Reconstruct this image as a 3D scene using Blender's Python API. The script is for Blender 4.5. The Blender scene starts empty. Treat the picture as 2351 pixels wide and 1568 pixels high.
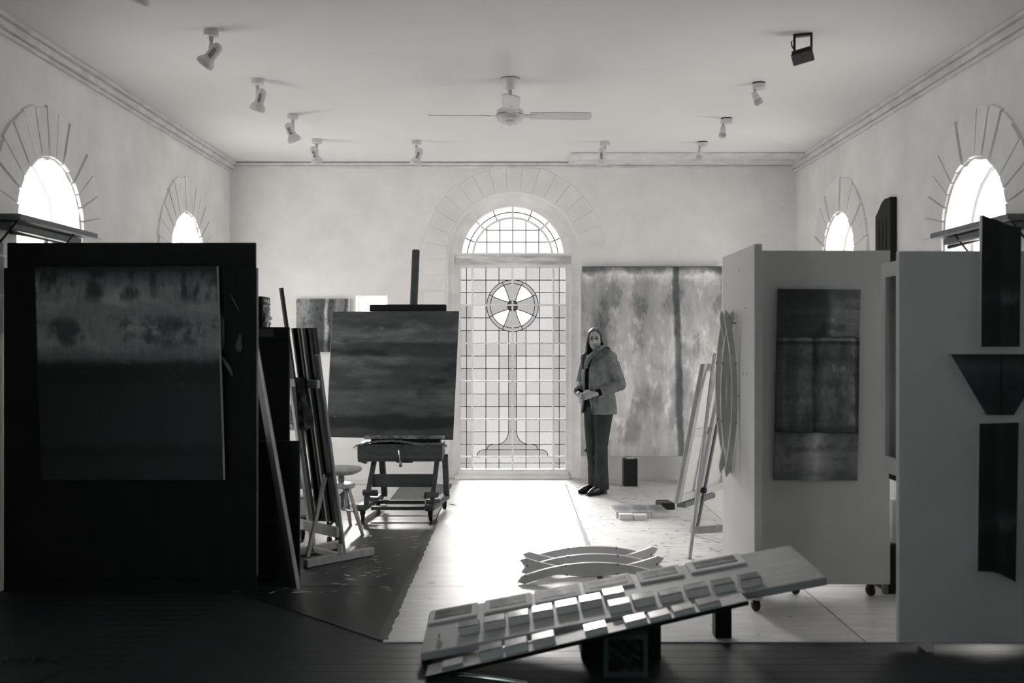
import bpy, bmesh, math, random
from mathutils import Vector, Matrix, Quaternion
from mathutils.geometry import delaunay_2d_cdt
random.seed(7)
sc = bpy.context.scene
COL = sc.collection
PI = math.pi

# ------------------------------------------------------------------ camera, sky, sun, exposure
F = 2286.0; U0 = 1180.0; V0 = 788.0; CAMZ = 1.5
cam_d = bpy.data.cameras.new('camera'); cam = bpy.data.objects.new('camera', cam_d); COL.objects.link(cam)
cam.location = (0, 0, CAMZ); cam.rotation_euler = (PI/2, 0, 0)
cam_d.sensor_width = 36.0; cam_d.lens = F*36.0/2351.0
cam_d.shift_x = -(U0-1175.5)/2351.0; cam_d.shift_y = (V0-784.0)/2351.0
cam_d.clip_start = 0.05
cam_d.dof.use_dof = True; cam_d.dof.focus_distance = 9.9; cam_d.dof.aperture_fstop = 2.2
sc.camera = cam

WORLD = 6.0; SUN = 108.0; EXPO = 0.52
w = bpy.data.worlds.new('sky'); sc.world = w; w.use_nodes = True
bg = w.node_tree.nodes['Background']; bg.inputs[0].default_value = (1.0, 0.982, 0.962, 1); bg.inputs[1].default_value = WORLD
sun_d = bpy.data.lights.new('sun', 'SUN'); sun = bpy.data.objects.new('sun', sun_d); COL.objects.link(sun)
sun_d.energy = SUN; sun_d.angle = math.radians(30); sun_d.color = (1.0, 0.982, 0.96)
sun.location = (0, 16, 8); sun.rotation_euler = (math.radians(-61), 0, math.radians(11))
vs = sc.view_settings; vs.view_transform = 'Standard'; vs.look = 'None'; vs.exposure = EXPO; vs.gamma = 1.0
vs.use_curve_mapping = False
sc.cycles.max_bounces = 10; sc.cycles.diffuse_bounces = 7; sc.cycles.glossy_bounces = 4
sc.cycles.transmission_bounces = 6; sc.cycles.transparent_max_bounces = 16
sc.cycles.caustics_reflective = False; sc.cycles.caustics_refractive = False
sc.cycles.sample_clamp_indirect = 6.0

# ------------------------------------------------------------------ helpers
def P(u, v, Y): return Vector(((u-U0)*Y/F, Y, CAMZ-(v-V0)*Y/F))
def FL(u, v, z=0.0):
    Y = (CAMZ-z)*F/(v-V0); return Vector(((u-U0)*Y/F, Y, z))
def on_plane(u, v, o, n):
    d = Vector(((u-U0)/F, 1.0, -(v-V0)/F)); c = Vector((0, 0, CAMZ))
    return c + d*((o-c).dot(n)/d.dot(n))
def s2l(c): return c/12.92 if c <= 0.04045 else ((c+0.055)/1.055)**2.4
def tint(v):
    k = min(1, max(0, v/0.7))
    return (s2l(min(1, v*(0.86+0.140*k))), s2l(min(1, v*(0.99+0.008*k))), s2l(min(1, v*(1.02-0.025*k))), 1)

def new_mat(name):
    m = bpy.data.materials.new(name); m.use_nodes = True
    nt = m.node_tree; b = nt.nodes['Principled BSDF']
    return m, nt, b
def N(nt, typ, **kw):
    n = nt.nodes.new(typ)
    for k, v in kw.items(): setattr(n, k, v)
    return n
def ramp(nt, stops, src, colour=False):
    r = N(nt, 'ShaderNodeValToRGB'); e = r.color_ramp.elements
    while len(e) < len(stops): e.new(0.5)
    for el, (p, v) in zip(e, stops):
        el.position = p; el.color = tint(v) if colour else (v, v, v, 1)
    nt.links.new(src, r.inputs[0]); return r.outputs[0]
def math_n(nt, op, a, b):
    n = N(nt, 'ShaderNodeMath', operation=op)
    for i, x in enumerate((a, b)):
        if isinstance(x, (int, float)): n.inputs[i].default_value = x
        else: nt.links.new(x, n.inputs[i])
    return n.outputs[0]
def noise(nt, coord, scale, detail=4, stretch=(1, 1, 1), rough=0.6):
    mp = N(nt, 'ShaderNodeMapping'); mp.inputs['Scale'].default_value = stretch
    nt.links.new(coord, mp.inputs[0])
    n = N(nt, 'ShaderNodeTexNoise'); n.inputs['Scale'].default_value = scale; n.inputs['Detail'].default_value = detail
    n.inputs['Roughness'].default_value = rough
    nt.links.new(mp.outputs[0], n.inputs[0]); return n.outputs[0]
def coords(nt, which='Object'): return N(nt, 'ShaderNodeTexCoord').outputs[which]

def mat(name, v, rough=0.6, spec=0.3, amt=0.0, scale=4.0, stretch=(1, 1, 1), bump=0.0, bscale=40.0, metal=0.0, detail=5, bdist=0.02):
    m, nt, b = new_mat(name)
    b.inputs['Roughness'].default_value = rough; b.inputs['Specular IOR Level'].default_value = spec
    b.inputs['Metallic'].default_value = metal
    if amt > 0:
        f = noise(nt, coords(nt), scale, detail, stretch)
        c = ramp(nt, [(0.25, max(0, v*(1-amt))), (0.5, v), (0.75, min(1, v*(1+amt)))], f, True)
        nt.links.new(c, b.inputs['Base Color'])
    else:
        b.inputs['Base Color'].default_value = tint(v)
    if bump > 0:
        f2 = noise(nt, coords(nt), bscale, 4, stretch)
        bn = N(nt, 'ShaderNodeBump'); bn.inputs['Strength'].default_value = bump; bn.inputs['Distance'].default_value = bdist
        nt.links.new(f2, bn.inputs['Height']); nt.links.new(bn.outputs[0], b.inputs['Normal'])
    return m

def paint(name, zs, xs=None, amtz=0.1, amtx=0.1, nscale=3.0, nstretch=(1, 1, 1), fine=0.2, fscale=12.0, fstretch=(1, 1, 1), rough=0.6, spec=0.25, ax='XZ', blot=None):
    """Painted canvas: value from a ramp up the picture, a ramp across it and two noises."""
    m, nt, b = new_mat(name)
    g = coords(nt, 'Generated'); sp = N(nt, 'ShaderNodeSeparateXYZ'); nt.links.new(g, sp.inputs[0])
    X = sp.outputs[ax[0]]; Z = sp.outputs[ax[1]]
    n1 = math_n(nt, 'SUBTRACT', noise(nt, g, nscale, 6, nstretch, 0.65), 0.5)
    val = ramp(nt, zs, math_n(nt, 'ADD', Z, math_n(nt, 'MULTIPLY', n1, amtz*2)))
    if xs:
        vx = ramp(nt, xs, math_n(nt, 'ADD', X, math_n(nt, 'MULTIPLY', n1, amtx*2)))
        val = math_n(nt, 'MULTIPLY', val, vx)
    n2 = math_n(nt, 'SUBTRACT', noise(nt, g, fscale, 8, fstretch, 0.7), 0.5)
    val = math_n(nt, 'MULTIPLY', val, math_n(nt, 'ADD', 1.0, math_n(nt, 'MULTIPLY', n2, fine*4)))
    for (bs, bst, lo, hi, k_, zlo, zhi) in (blot or []):       # patches of darker or paler paint inside a band of the picture
        f = ramp(nt, [(lo, 0.0), (hi, 1.0)], noise(nt, g, bs, 5, bst, 0.6))
        band = ramp(nt, [(max(0, zlo-0.04), 0.0), (zlo+0.01, 1.0), (zhi-0.01, 1.0), (min(1, zhi+0.04), 0.0)], Z)
        val = math_n(nt, 'MULTIPLY', val, math_n(nt, 'ADD', 1.0, math_n(nt, 'MULTIPLY', math_n(nt, 'MULTIPLY', f, band), k_-1.0)))
    c = ramp(nt, [(0, 0.0), (0.2, 0.2), (0.45, 0.45), (0.7, 0.7), (1, 1)], val, True)
    nt.links.new(c, b.inputs['Base Color'])
    b.inputs['Roughness'].default_value = rough; b.inputs['Specular IOR Level'].default_value = spec
    return m

def glass_pane(name, t, gloss=0.06, rough=0.05, vary=0.0, scale=30):
    """Thin pane: lets tinted light straight through, with a little surface gloss."""
    m, nt, b = new_mat(name); nt.nodes.remove(b); out = nt.nodes['Material Output']
    tr = N(nt, 'ShaderNodeBsdfTransparent'); gl = N(nt, 'ShaderNodeBsdfGlossy'); mx = N(nt, 'ShaderNodeMixShader')
    tr.inputs[0].default_value = (t, t*0.99, t*0.98, 1); gl.inputs['Roughness'].default_value = rough
    if vary > 0:
        f = noise(nt, coords(nt), scale, 3)
        r = N(nt, 'ShaderNodeValToRGB'); e = r.color_ramp.elements
        a, z = t*(1-vary), t*(1+vary)
        e[0].position = 0.3; e[0].color = (a, a*0.99, a*0.985, 1); e[1].position = 0.7; e[1].color = (z, z*0.99, z*0.985, 1)
        nt.links.new(f, r.inputs[0]); nt.links.new(r.outputs[0], tr.inputs[0])
    mx.inputs[0].default_value = gloss
    nt.links.new(tr.outputs[0], mx.inputs[1]); nt.links.new(gl.outputs[0], mx.inputs[2]); nt.links.new(mx.outputs[0], out.inputs[0])
    return m

# ---- mesh building
def new_bm(): return bmesh.new()
def box(bm, c, s, R=None, bev=0.0):
    r = bmesh.ops.create_cube(bm, size=1.0); vs_ = r['verts']
    M = Matrix.Translation(Vector(c)) @ (R.to_4x4() if R is not None else Matrix.Identity(4)) @ Matrix.Diagonal((s[0], s[1], s[2], 1))
    bmesh.ops.transform(bm, matrix=M, verts=vs_)
    if bev > 0:
        es = {e for v in vs_ for e in v.link_edges}
        bmesh.ops.bevel(bm, geom=list(es), offset=bev, segments=1, affect='EDGES')
def box2(bm, x0, x1, y0, y1, z0, z1, bev=0.0): box(bm, ((x0+x1)/2, (y0+y1)/2, (z0+z1)/2), (x1-x0, y1-y0, z1-z0), None, bev)
def frame_of(d, up=Vector((0, 0, 1))):
    d = d.normalized()
    if abs(d.dot(up)) > 0.98: up = Vector((0, 1, 0))
    x = d.cross(up).normalized(); y = x.cross(d).normalized()
    return x, y, d
def bar(bm, a, b, wx, wy, up=Vector((0, 0, 1)), bev=0.0):
    a = Vector(a); b = Vector(b); x, y, d = frame_of(b-a, up)
    R = Matrix((x, y, d)).transposed()
    box(bm, (a+b)/2, (wx, wy, (b-a).length), R, bev)
def tube(bm, pts, r, n=10, caps=True):
    pts = [Vector(p) for p in pts]; rs = r if isinstance(r, (list, tuple)) else [r]*len(pts)
    rings = []; px = None
    for i, p in enumerate(pts):
        d = (pts[min(i+1, len(pts)-1)]-pts[max(i-1, 0)])
        if d.length < 1e-9: d = Vector((0, 0, 1))
        d.normalize()
        if px is None: x, y, _ = frame_of(d)
        else:
            x = px-d*px.dot(d); x = x.normalized() if x.length > 1e-6 else frame_of(d)[0]; y = d.cross(x)
        px = x
        rr = rs[i] if isinstance(rs[i], tuple) else (rs[i], rs[i])
        rings.append([bm.verts.new(p+x*math.cos(2*PI*k/n)*rr[0]+y*math.sin(2*PI*k/n)*rr[1]) for k in range(n)])
    for a, b in zip(rings, rings[1:]):
        for k in range(n): bm.faces.new((a[k], a[(k+1) % n], b[(k+1) % n], b[k]))
    if caps: bm.faces.new(list(reversed(rings[0]))); bm.faces.new(rings[-1])
def lathe(bm, prof, o=(0, 0, 0), axis=(0, 0, 1), n=24):
    o = Vector(o); x, y, d = frame_of(Vector(axis), Vector((0, 1, 0.001)))
    rings = []
    for r, h in prof:
        rings.append([bm.verts.new(o+d*h+(x*math.cos(2*PI*k/n)+y*math.sin(2*PI*k/n))*max(r, 1e-4)) for k in range(n)])
    for a, b in zip(rings, rings[1:]):
        for k in range(n): bm.faces.new((a[k], a[(k+1) % n], b[(k+1) % n], b[k]))
    bm.faces.new(list(reversed(rings[0]))); bm.faces.new(rings[-1])
def slab4(bm, a, b, c, d, th):
    """Slab whose front face is a,b,c,d (seen from the front, anticlockwise); th goes to the back."""
    q = [Vector(p) for p in (a, b, c, d)]; n = (q[1]-q[0]).cross(q[3]-q[0]).normalized()
    f = [bm.verts.new(p) for p in q]; k = [bm.verts.new(p-n*th) for p in q]
    bm.faces.new(f); bm.faces.new(list(reversed(k)))
    for i in range(4): j = (i+1) % 4; bm.faces.new((f[j], f[i], k[i], k[j]))
def inside(pt, poly):
    x, y = pt; c = False; j = len(poly)-1
    for i in range(len(poly)):
        xi, yi = poly[i]; xj, yj = poly[j]
        if (yi > y) != (yj > y) and x < (xj-xi)*(y-yi)/(yj-yi)+xi: c = not c
        j = i
    return c
def sheet(bm, outer, holes, to3, depth):
    """Extruded flat shape with holes; to3(x, y, t) maps into the room, t in (0, depth)."""
    pts = []; edges = []
    for loop in [outer]+holes:
        s = len(pts); pts += [Vector(p) for p in loop]; L = len(loop)
        edges += [(s+i, s+(i+1) % L) for i in range(L)]
    vo, eo, fo, *_ = delaunay_2d_cdt(pts, edges, [], 0, 1e-7)
    keep = []
    for f in fo:
        cx = sum(vo[i].x for i in f)/len(f); cy = sum(vo[i].y for i in f)/len(f)
        if inside((cx, cy), outer) and not any(inside((cx, cy), h) for h in holes): keep.append(f)
    A = [bm.verts.new(to3(p.x, p.y, 0)) for p in vo]; B = [bm.verts.new(to3(p.x, p.y, depth)) for p in vo]
    cnt = {}
    for f in keep:
        bm.faces.new([A[i] for i in f]); bm.faces.new([B[i] for i in reversed(f)])
        for i in range(len(f)):
            a, b = f[i], f[(i+1) % len(f)]; cnt.setdefault((min(a, b), max(a, b)), []).append((a, b))
    for k, l in cnt.items():
        if len(l) == 1: a, b = l[0]; bm.faces.new((A[b], A[a], B[a], B[b]))
    bmesh.ops.delete(bm, geom=[v for v in A+B if not v.link_faces], context='VERTS')

def obj(name, bm, m, parent=None, smooth=False, local=False, kind=None):
    bmesh.ops.recalc_face_normals(bm, faces=bm.faces[:])
    me = bpy.data.meshes.new(name); bm.to_mesh(me); bm.free()
    return link(name, me, m, parent, smooth, local, kind)
def link(name, me, m, parent=None, smooth=False, local=False, kind=None):
    if m is not None and not me.materials: me.materials.append(m)
    if smooth:
        me.polygons.foreach_set('use_smooth', [True]*len(me.polygons))
        try: me.set_sharp_from_angle(angle=math.radians(40))
        except Exception: pass
    o = bpy.data.objects.new(name, me); COL.objects.link(o)
    if parent is not None:
        o.parent = parent
        if not local: o.matrix_parent_inverse = world_of(parent).inverted()
    if kind: o['kind'] = kind
    return o
def world_of(o):
    M = o.matrix_basis.copy()
    if o.parent is not None: M = world_of(o.parent) @ o.matrix_parent_inverse @ M
    return M
def tag(o, label, cat, group=None):
    o['label'] = label; o['category'] = cat
    if group: o['group'] = group
    return o
def thing(name, label, cat, loc=(0, 0, 0), group=None):
    o = bpy.data.objects.new(name, None); COL.objects.link(o); o.location = loc; o.empty_display_size = 0.1
    return tag(o, label, cat, group)
def struct(o): o['kind'] = 'structure'; return o
def B(name, m, parent, fn, smooth=False, **kw):
    bm = new_bm(); fn(bm); return obj(name, bm, m, parent, smooth, **kw)
def copy_tree(root, loc, rz=0.0, label=None):
    r = root.copy(); COL.objects.link(r); r.location = loc; r.rotation_euler = (0, 0, rz)
    if label: r['label'] = label
    for ch in root.children:
        c = ch.copy(); COL.objects.link(c); c.parent = r
        for g in ch.children:
            d = g.copy(); COL.objects.link(d); d.parent = c
    return r

# ------------------------------------------------------------------ materials
M_wall = mat('limewashed_plaster', 0.91, 0.85, 0.1, amt=0.05, scale=1.6, bump=0.25, bscale=14)
M_stone = mat('limewashed_stone', 0.91, 0.85, 0.1, amt=0.04, scale=3, bump=0.3, bscale=20)
M_ceil = mat('ceiling_paint', 0.89, 0.8, 0.1, amt=0.015, scale=1.0)
M_trim = mat('trim_paint', 0.86, 0.6, 0.2, amt=0.08, scale=6, stretch=(1, 1, 1))
M_rearwall = mat('rear_wall_paint', 0.7, 0.8)
M_crack = mat('dark_gap', 0.18, 0.9)
M_doorpaint = mat('peeling_cream_paint', 0.94, 0.55, 0.25, amt=0.05, scale=5, stretch=(1, 1, 1), bump=0.15, bscale=30)
M_worn = mat('worn_transom_paint', 0.80, 0.6, 0.2, amt=0.28, scale=9, stretch=(0.4, 1, 3))
M_lead = mat('lead_came', 0.2, 0.5, 0.3)
G_clear = glass_pane('clear_glass', 0.14, 0.04)
G_side = glass_pane('plain_window_glass', 0.80, 0.05)
G_frost = [glass_pane('hammered_glass_%s' % n, t, 0.05, 0.3, 0.10, 60) for n, t in (('pale', 0.080), ('mid', 0.072), ('light', 0.089))]
G_grey = glass_pane('smoky_glass', 0.060, 0.05, 0.3, 0.10, 60)
G_dark = glass_pane('deep_dark_glass', 0.008, 0.05, 0.2)
M_hard = [mat('pale_floor_sheet_%s' % n, v, 0.42, 0.5, amt=0.10, scale=7, stretch=(0.5, 3.0, 1), bump=0.08, bscale=60) for n, v in (('a', 0.83), ('b', 0.80))]
M_old = mat('dark_stained_floor_sheet', 0.14, 0.34, 0.5, amt=0.35, scale=9, stretch=(1, 1, 1), bump=0.05, bscale=50)
M_plank = mat('dark_varnished_floorboard', 0.20, 0.42, 0.3, amt=0.25, scale=5, stretch=(0.4, 8, 1))
M_base = mat('subfloor', 0.2, 0.7)
M_tape = mat('torn_black_tape', 0.22, 0.5, 0.3, amt=0.5, scale=25)
M_black = mat('near_black_stain', 0.085, 0.6, 0.25, amt=0.25, scale=4, stretch=(4, 4, 0.5))
M_ink = mat('black_paint', 0.10, 0.5, 0.3, amt=0.2, scale=6)
M_rawedge = mat('raw_timber_edge', 0.66, 0.7, 0.2, amt=0.12, scale=8, stretch=(4, 4, 0.6))
M_pine = mat('pale_pine', 0.66, 0.5, 0.3, amt=0.12, scale=7, stretch=(5, 5, 0.7))
M_beech = mat('brown_beech', 0.42, 0.45, 0.35, amt=0.15, scale=7, stretch=(4, 4, 0.8))
M_oak = mat('dark_oak_easel', 0.29, 0.5, 0.3, amt=0.18, scale=8, stretch=(0.8, 4, 4))
M_white = mat('white_paint', 0.80, 0.5, 0.3, amt=0.02, scale=3)
M_panelw = mat('white_display_panel', 0.84, 0.55, 0.25, amt=0.03, scale=2)
M_enamel = mat('white_enamel', 0.82, 0.3, 0.5)
M_slot = mat('black_slot', 0.05, 0.7)
M_flood = mat('black_floodlight_metal', 0.07, 0.45, 0.4)
M_bulb = mat('frosted_bulb', 0.7, 0.15, 0.6)
M_chrome = mat('chrome', 0.75, 0.12, 0.5, metal=1.0)
M_rubber = mat('black_rubber', 0.08, 0.6)
M_linen = mat('white_primed_linen', 0.85, 0.8, 0.1, amt=0.03, scale=30)
M_rag = mat('paint_rag', 0.42, 0.8, 0.1, amt=0.75, scale=14)
M_fray = mat('frayed_canvas_strip', 0.45, 0.9, 0.1, amt=0.3, scale=20)
M_plankpale = mat('pale_whitewashed_board', 0.66, 0.55, 0.25, amt=0.06, scale=5, stretch=(0.5, 6, 6))
M_matcard = mat('off_white_mount_card', 0.80, 0.7, 0.15)
M_post = mat('grey_beech_post', 0.52, 0.5, 0.3, amt=0.1, scale=7, stretch=(4, 4, 0.8))
M_rib = mat('grey_primed_rib', 0.76, 0.5, 0.3, amt=0.08, scale=5)
M_ribend = mat('charred_notch', 0.15, 0.7)

# ------------------------------------------------------------------ room shell
XL, XR, YB, YF, ZC = -3.11, 3.09, 10.89, -1.6, 3.475
TH = 0.22
def arch_pts(cx, r, zs, z0, n=28, jit=0.0, rnd=None):
    pts = [(cx-r, z0), (cx+r, z0)]
    if jit: pts += [(cx+r+rnd.uniform(-jit, jit), z0+(zs-z0)*k/8) for k in range(1, 8)]
    for k in range(n+1):
        a = PI*k/n; rr = r+(rnd.uniform(-jit, jit) if jit else 0)
        pts.append((cx+rr*math.cos(a), zs+rr*math.sin(a)))
    if jit: pts += [(cx-r+rnd.uniform(-jit, jit), z0+(zs-z0)*k/8) for k in range(7, 0, -1)]
    return pts
B('floor', M_base, None, lambda bm: box2(bm, XL-TH, XR+TH, YF-0.2, YB+0.6, -0.15, -0.012)); FLOOR = struct(bpy.data.objects['floor'])
B('ceiling', M_ceil, None, lambda bm: box2(bm, XL-TH, XR+TH, YF-0.2, YB+TH, ZC, ZC+0.15)); struct(bpy.data.objects['ceiling'])
B('wall_front', M_rearwall, None, lambda bm: box2(bm, XL-TH, XR+TH, YF-0.2, YF, -0.012, ZC)); struct(bpy.data.objects['wall_front'])
rnd = random.Random(3)
WIN_Y = (6.68, 9.46); WIN_FILL = (1.15,); WR = 0.455; WZS = 2.275; WZ0 = 0.25; RO = 0.80  # second tuple: unseen window pair added as a source of fill light
holesL = [arch_pts(y, WR, WZS, WZ0, 26, 0.012, rnd) for y in WIN_Y+WIN_FILL]
holesR = [arch_pts(y, WR, WZS, WZ0, 26, 0.012, rnd) for y in WIN_Y+WIN_FILL]
rect = [(YF, -0.012), (YB, -0.012), (YB, ZC), (YF, ZC)]
bm = new_bm(); sheet(bm, rect, holesL, lambda a, b, t: Vector((XL-t, a, b)), TH); WL = struct(obj('wall_left', bm, M_wall))
bm = new_bm(); sheet(bm, rect, holesR, lambda a, b, t: Vector((XR+t, a, b)), TH); WRt = struct(obj('wall_right', bm, M_wall))
# back wall with the arched door opening and a small square window
DC = (1180.5-U0)*YB/F; DR = 0.728; DZS = P(0, 594, YB).z
door_hole = arch_pts(DC, DR, DZS, 0.006, 36, 0.004, rnd)
q0 = P(817, 679, YB); q1 = P(890, 790, YB)
sq_hole = [(q0.x, q1.z), (q1.x, q1.z), (q1.x, q0.z), (q0.x, q0.z)]
bm = new_bm(); sheet(bm, [(XL-TH, -0.012), (XR+TH, -0.012), (XR+TH, ZC), (XL-TH, ZC)], [door_hole, sq_hole], lambda a, b, t: Vector((a, YB+t, b)), 0.24)
WB = struct(obj('wall_back', bm, M_wall))

# arch stones: each wedge its own piece, standing a little proud with an open joint between
def voussoirs(parent, cy, r0, r1, zs, n, to3, seed, proud=0.012, sides=0, side_h=0.17):
    rn = random.Random(seed)
    for i in range(n):
        a0 = PI*i/n; a1 = PI*(i+1)/n; g = 0.008
        ro = r1+rn.uniform(-0.012, 0.012); p = proud*rn.uniform(0.55, 1.2)
        pts = []
        K = 4
        for k in range(K+1):
            a = a0+g/r0*0.6+(a1-a0-g/r0*1.2)*k/K; pts.append((cy+(r0+0.004)*math.cos(a), zs+(r0+0.004)*math.sin(a)))
        for k in range(K, -1, -1):
            a = a0+g/r1*0.6+(a1-a0-g/r1*1.2)*k/K; pts.append((cy+ro*math.cos(a), zs+ro*math.sin(a)))
        bm = new_bm()
        c3 = [bm.verts.new(to3(x, z, 0.0)) for x, z in pts]
        mx = sum(x for x, z in pts)/len(pts); mz = sum(z for x, z in pts)/len(pts)
        d3 = [bm.verts.new(to3(x+(mx-x)*0.03, z+(mz-z)*0.03, -p)) for x, z in pts]
        bm.faces.new(d3)
        for k in range(len(pts)): j = (k+1) % len(pts); bm.faces.new((c3[k], c3[j], d3[j], d3[k]))
        obj('arch_stone', bm, M_stone, parent, True)
    for sgn in (-1, 1):
        for i in range(sides):
            z1 = zs-0.008-i*side_h; z0 = z1-side_h+0.014; ext = 0.0 if i % 2 == 0 else 0.02
            if z0 < 0.02: break
            xa = cy+sgn*(r0+0.006); xb = cy+sgn*(r1-0.03+ext)
            pts = [(xa, z0), (xb, z0), (xb, z1), (xa, z1)]; mx = (xa+xb)/2; mz = (z0+z1)/2
            bm = new_bm(); p = proud*rn.uniform(0.4, 0.9)
            c3 = [bm.verts.new(to3(x, z, 0.0)) for x, z in pts]; d3 = [bm.verts.new(to3(x+(mx-x)*0.03, z+(mz-z)*0.04, -p)) for x, z in pts]
            bm.faces.new(d3)
            for k in range(4): j = (k+1) % 4; bm.faces.new((c3[k], c3[j], d3[j], d3[k]))
            obj('arch_stone', bm, M_stone, parent, True)
for i, y in enumerate(WIN_Y):
    voussoirs(WL, y, WR+0.01, RO, WZS, 15, lambda a, b, t: Vector((XL-t, a, b)), 20+i, sides=3, side_h=0.24, proud=0.022)
    voussoirs(WRt, y, WR+0.01, RO, WZS, 15, lambda a, b, t: Vector((XR+t, a, b)), 30+i, sides=3, side_h=0.24, proud=0.022)
voussoirs(WB, DC, DR+0.012, 1.02, DZS, 17, lambda a, b, t: Vector((a, YB+t, b)), 41, sides=13, side_h=0.175, proud=0.008)

# side windows: plain glass at the outer end of the reveal, thin frame, sill; an added fill-light pair is built alike
G_fill = glass_pane('cool_fill_glass', 0.5, 0.05)  # tinted so the added fill light falls cool on camera-facing surfaces
G_fill.node_tree.nodes['Transparent BSDF'].inputs[0].default_value = (0.50, 0.555, 0.565, 1)
def side_window(k, X, sx, y, gm=None):
    t = thing('window_%d' % k, '', '', (X+sx*TH, y, WZ0)); del t['label']; del t['category']; struct(t)
    to3 = lambda a, b, tt: Vector((X+sx*(TH-0.03+tt), a, b))
    bm = new_bm(); sheet(bm, arch_pts(y, WR+0.02, WZS, WZ0, 26), [arch_pts(y, WR-0.035, WZS, WZ0+0.06, 26)], to3, 0.035); obj('window_frame', bm, M_doorpaint, t)
    bm = new_bm(); sheet(bm, arch_pts(y, WR-0.03, WZS, WZ0+0.05, 26), [], lambda a, b, tt: Vector((X+sx*(TH-0.012+tt), a, b)), 0.004); obj('pane', bm, gm or G_side, t)
    bm = new_bm(); box2(bm, min(X-sx*0.05, X+sx*TH), max(X-sx*0.05, X+sx*TH), y-WR-0.03, y+WR+0.03, WZ0-0.045, WZ0-0.002, 0.006); obj('window_sill', bm, M_white, t)
side_window(2, XL, -1, WIN_Y[0]); side_window(3, XL, -1, WIN_Y[1]); side_window(4, XR, 1, WIN_Y[0]); side_window(5, XR, 1, WIN_Y[1])
side_window(7, XL, -1, WIN_FILL[0], G_fill); side_window(8, XR, 1, WIN_FILL[0], G_fill)  # unseen pair added behind the camera to light the surfaces facing it
t = thing('window_6', '', '', (q0.x, YB+0.1, q1.z)); del t['label']; del t['category']; struct(t)
bm = new_bm(); e = 0.025
sheet(bm, [(q0.x-0.005, q1.z-0.005), (q1.x+0.005, q1.z-0.005), (q1.x+0.005, q0.z+0.005), (q0.x-0.005, q0.z+0.005)],
      [[(q0.x+e, q1.z+e), (q1.x-e, q1.z+e), (q1.x-e, q0.z-e), (q0.x+e, q0.z-e)]], lambda a, b, tt: Vector((a, YB+0.16+tt, b)), 0.04); obj('window_frame', bm, M_white, t)
B('pane', G_side, t, lambda bm: box2(bm, q0.x+0.02, q1.x-0.02, YB+0.178, YB+0.182, q1.z+0.02, q0.z-0.02))

# cornices
def cornice(name, fn): o = B(name, M_trim, None, fn); return struct(o)
def lcorn(bm, X, s):
    for (d, z0, z1) in ((0.085, ZC-0.028, ZC), (0.055, ZC-0.075, ZC-0.03), (0.028, ZC-0.105, ZC-0.077)):
        box2(bm, min(X, X+s*d), max(X, X+s*d), YF, YB, z0, z1, 0.004)
cornice('trim_1', lambda bm: lcorn(bm, XL, 1)); cornice('trim_2', lambda bm: lcorn(bm, XR, -1))
def bcorn(bm):
    box2(bm, XL+0.03, XR-0.03, YB-0.05, YB, ZC-0.036, ZC-0.004, 0.004); box2(bm, XL+0.03, XR-0.03, YB-0.03, YB, ZC-0.062, ZC-0.038, 0.004)
cornice('trim_3', bcorn)
struct(B('trim_4', M_crack, None, lambda bm: box2(bm, XL+0.03, XR-0.03, YB-0.052, YB-0.001, ZC-0.004, ZC-0.0005)))
def beam(bm):
    x0 = 0.59
    box2(bm, x0, XR-0.09, 10.30, 10.36, ZC-0.028, ZC-0.002, 0.004); box2(bm, x0, XR-0.09, 10.66, 10.80, ZC-0.03, ZC-0.002, 0.004)
    box2(bm, x0, x0+0.10, 10.36, 10.66, ZC-0.028, ZC-0.002, 0.004)
    box2(bm, x0+0.1, XR-0.09, 10.36, 10.66, ZC-0.012, ZC-0.002)
cornice('trim_5', beam)

# ------------------------------------------------------------------ floor: boards, protective sheets, tape
pm = None
for i in range(42):
    y = 2.05+i*0.1
    if pm is None:
        bm = new_bm(); box2(bm, XL+0.005, XR-0.005, 0, 0.0985, -0.012, 0.0, 0.0015)
        o = obj('floorboard', bm, M_plank, FLOOR); pm = o.data
    else: o = link('floorboard', pm, None, FLOOR)
    o.location = (0, y, 0)
g = 0.004; h = 0.006
def fsheet(pts, m):
    bm = new_bm(); sheet(bm, pts, [], lambda a, b, t: Vector((a, b, h-t)), h+0.004)
    return obj('floor_sheet', bm, m, FLOOR)
cols = [(-0.66, 0.55), (0.55, 1.76), (1.76, 2.97)]
rows = [(4.98, 6.12), (6.12, 8.43), (8.43, 10.58)]
for ci, (a, b) in enumerate(cols):
    for ri, (c, d) in enumerate(rows):
        fsheet([(a+g, c+g), (b-g, c+g), (b-g, d-g), (a+g, d-g)], M_hard[(ci+ri) % 2])
fsheet([(-0.66-g, 5.0), (-0.66-g, 6.12-g), (-1.87+g, 6.12-g), (-1.87+g, 6.0), (-1.507, 5.84)], M_old)
fsheet([(-1.87+g, 6.12+g), (-0.66-g, 6.12+g), (-0.66-g, 8.43-g), (-1.87+g, 8.43-g)], M_old)
fsheet([(-1.87+g, 8.43+g), (-0.66-g, 8.43+g), (-0.66-g, 10.58-g), (-1.87+g, 10.58-g)], M_old)
fsheet([(XL+0.01, 6.12+g), (-1.87-g, 6.12+g), (-1.87-g, 10.58-g), (XL+0.01, 10.58-g)], M_old)
fsheet([(XL+0.01, 10.58+g), (XR-0.01, 10.58+g), (XR-0.01, YB-0.004), (XL+0.01, YB-0.004)], M_hard[0])
B('floor_sheet', M_hard[0], FLOOR, lambda bm: box2(bm, -2.5, -1.18, 9.15, 10.45, h+0.0005, h+0.012))
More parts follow.
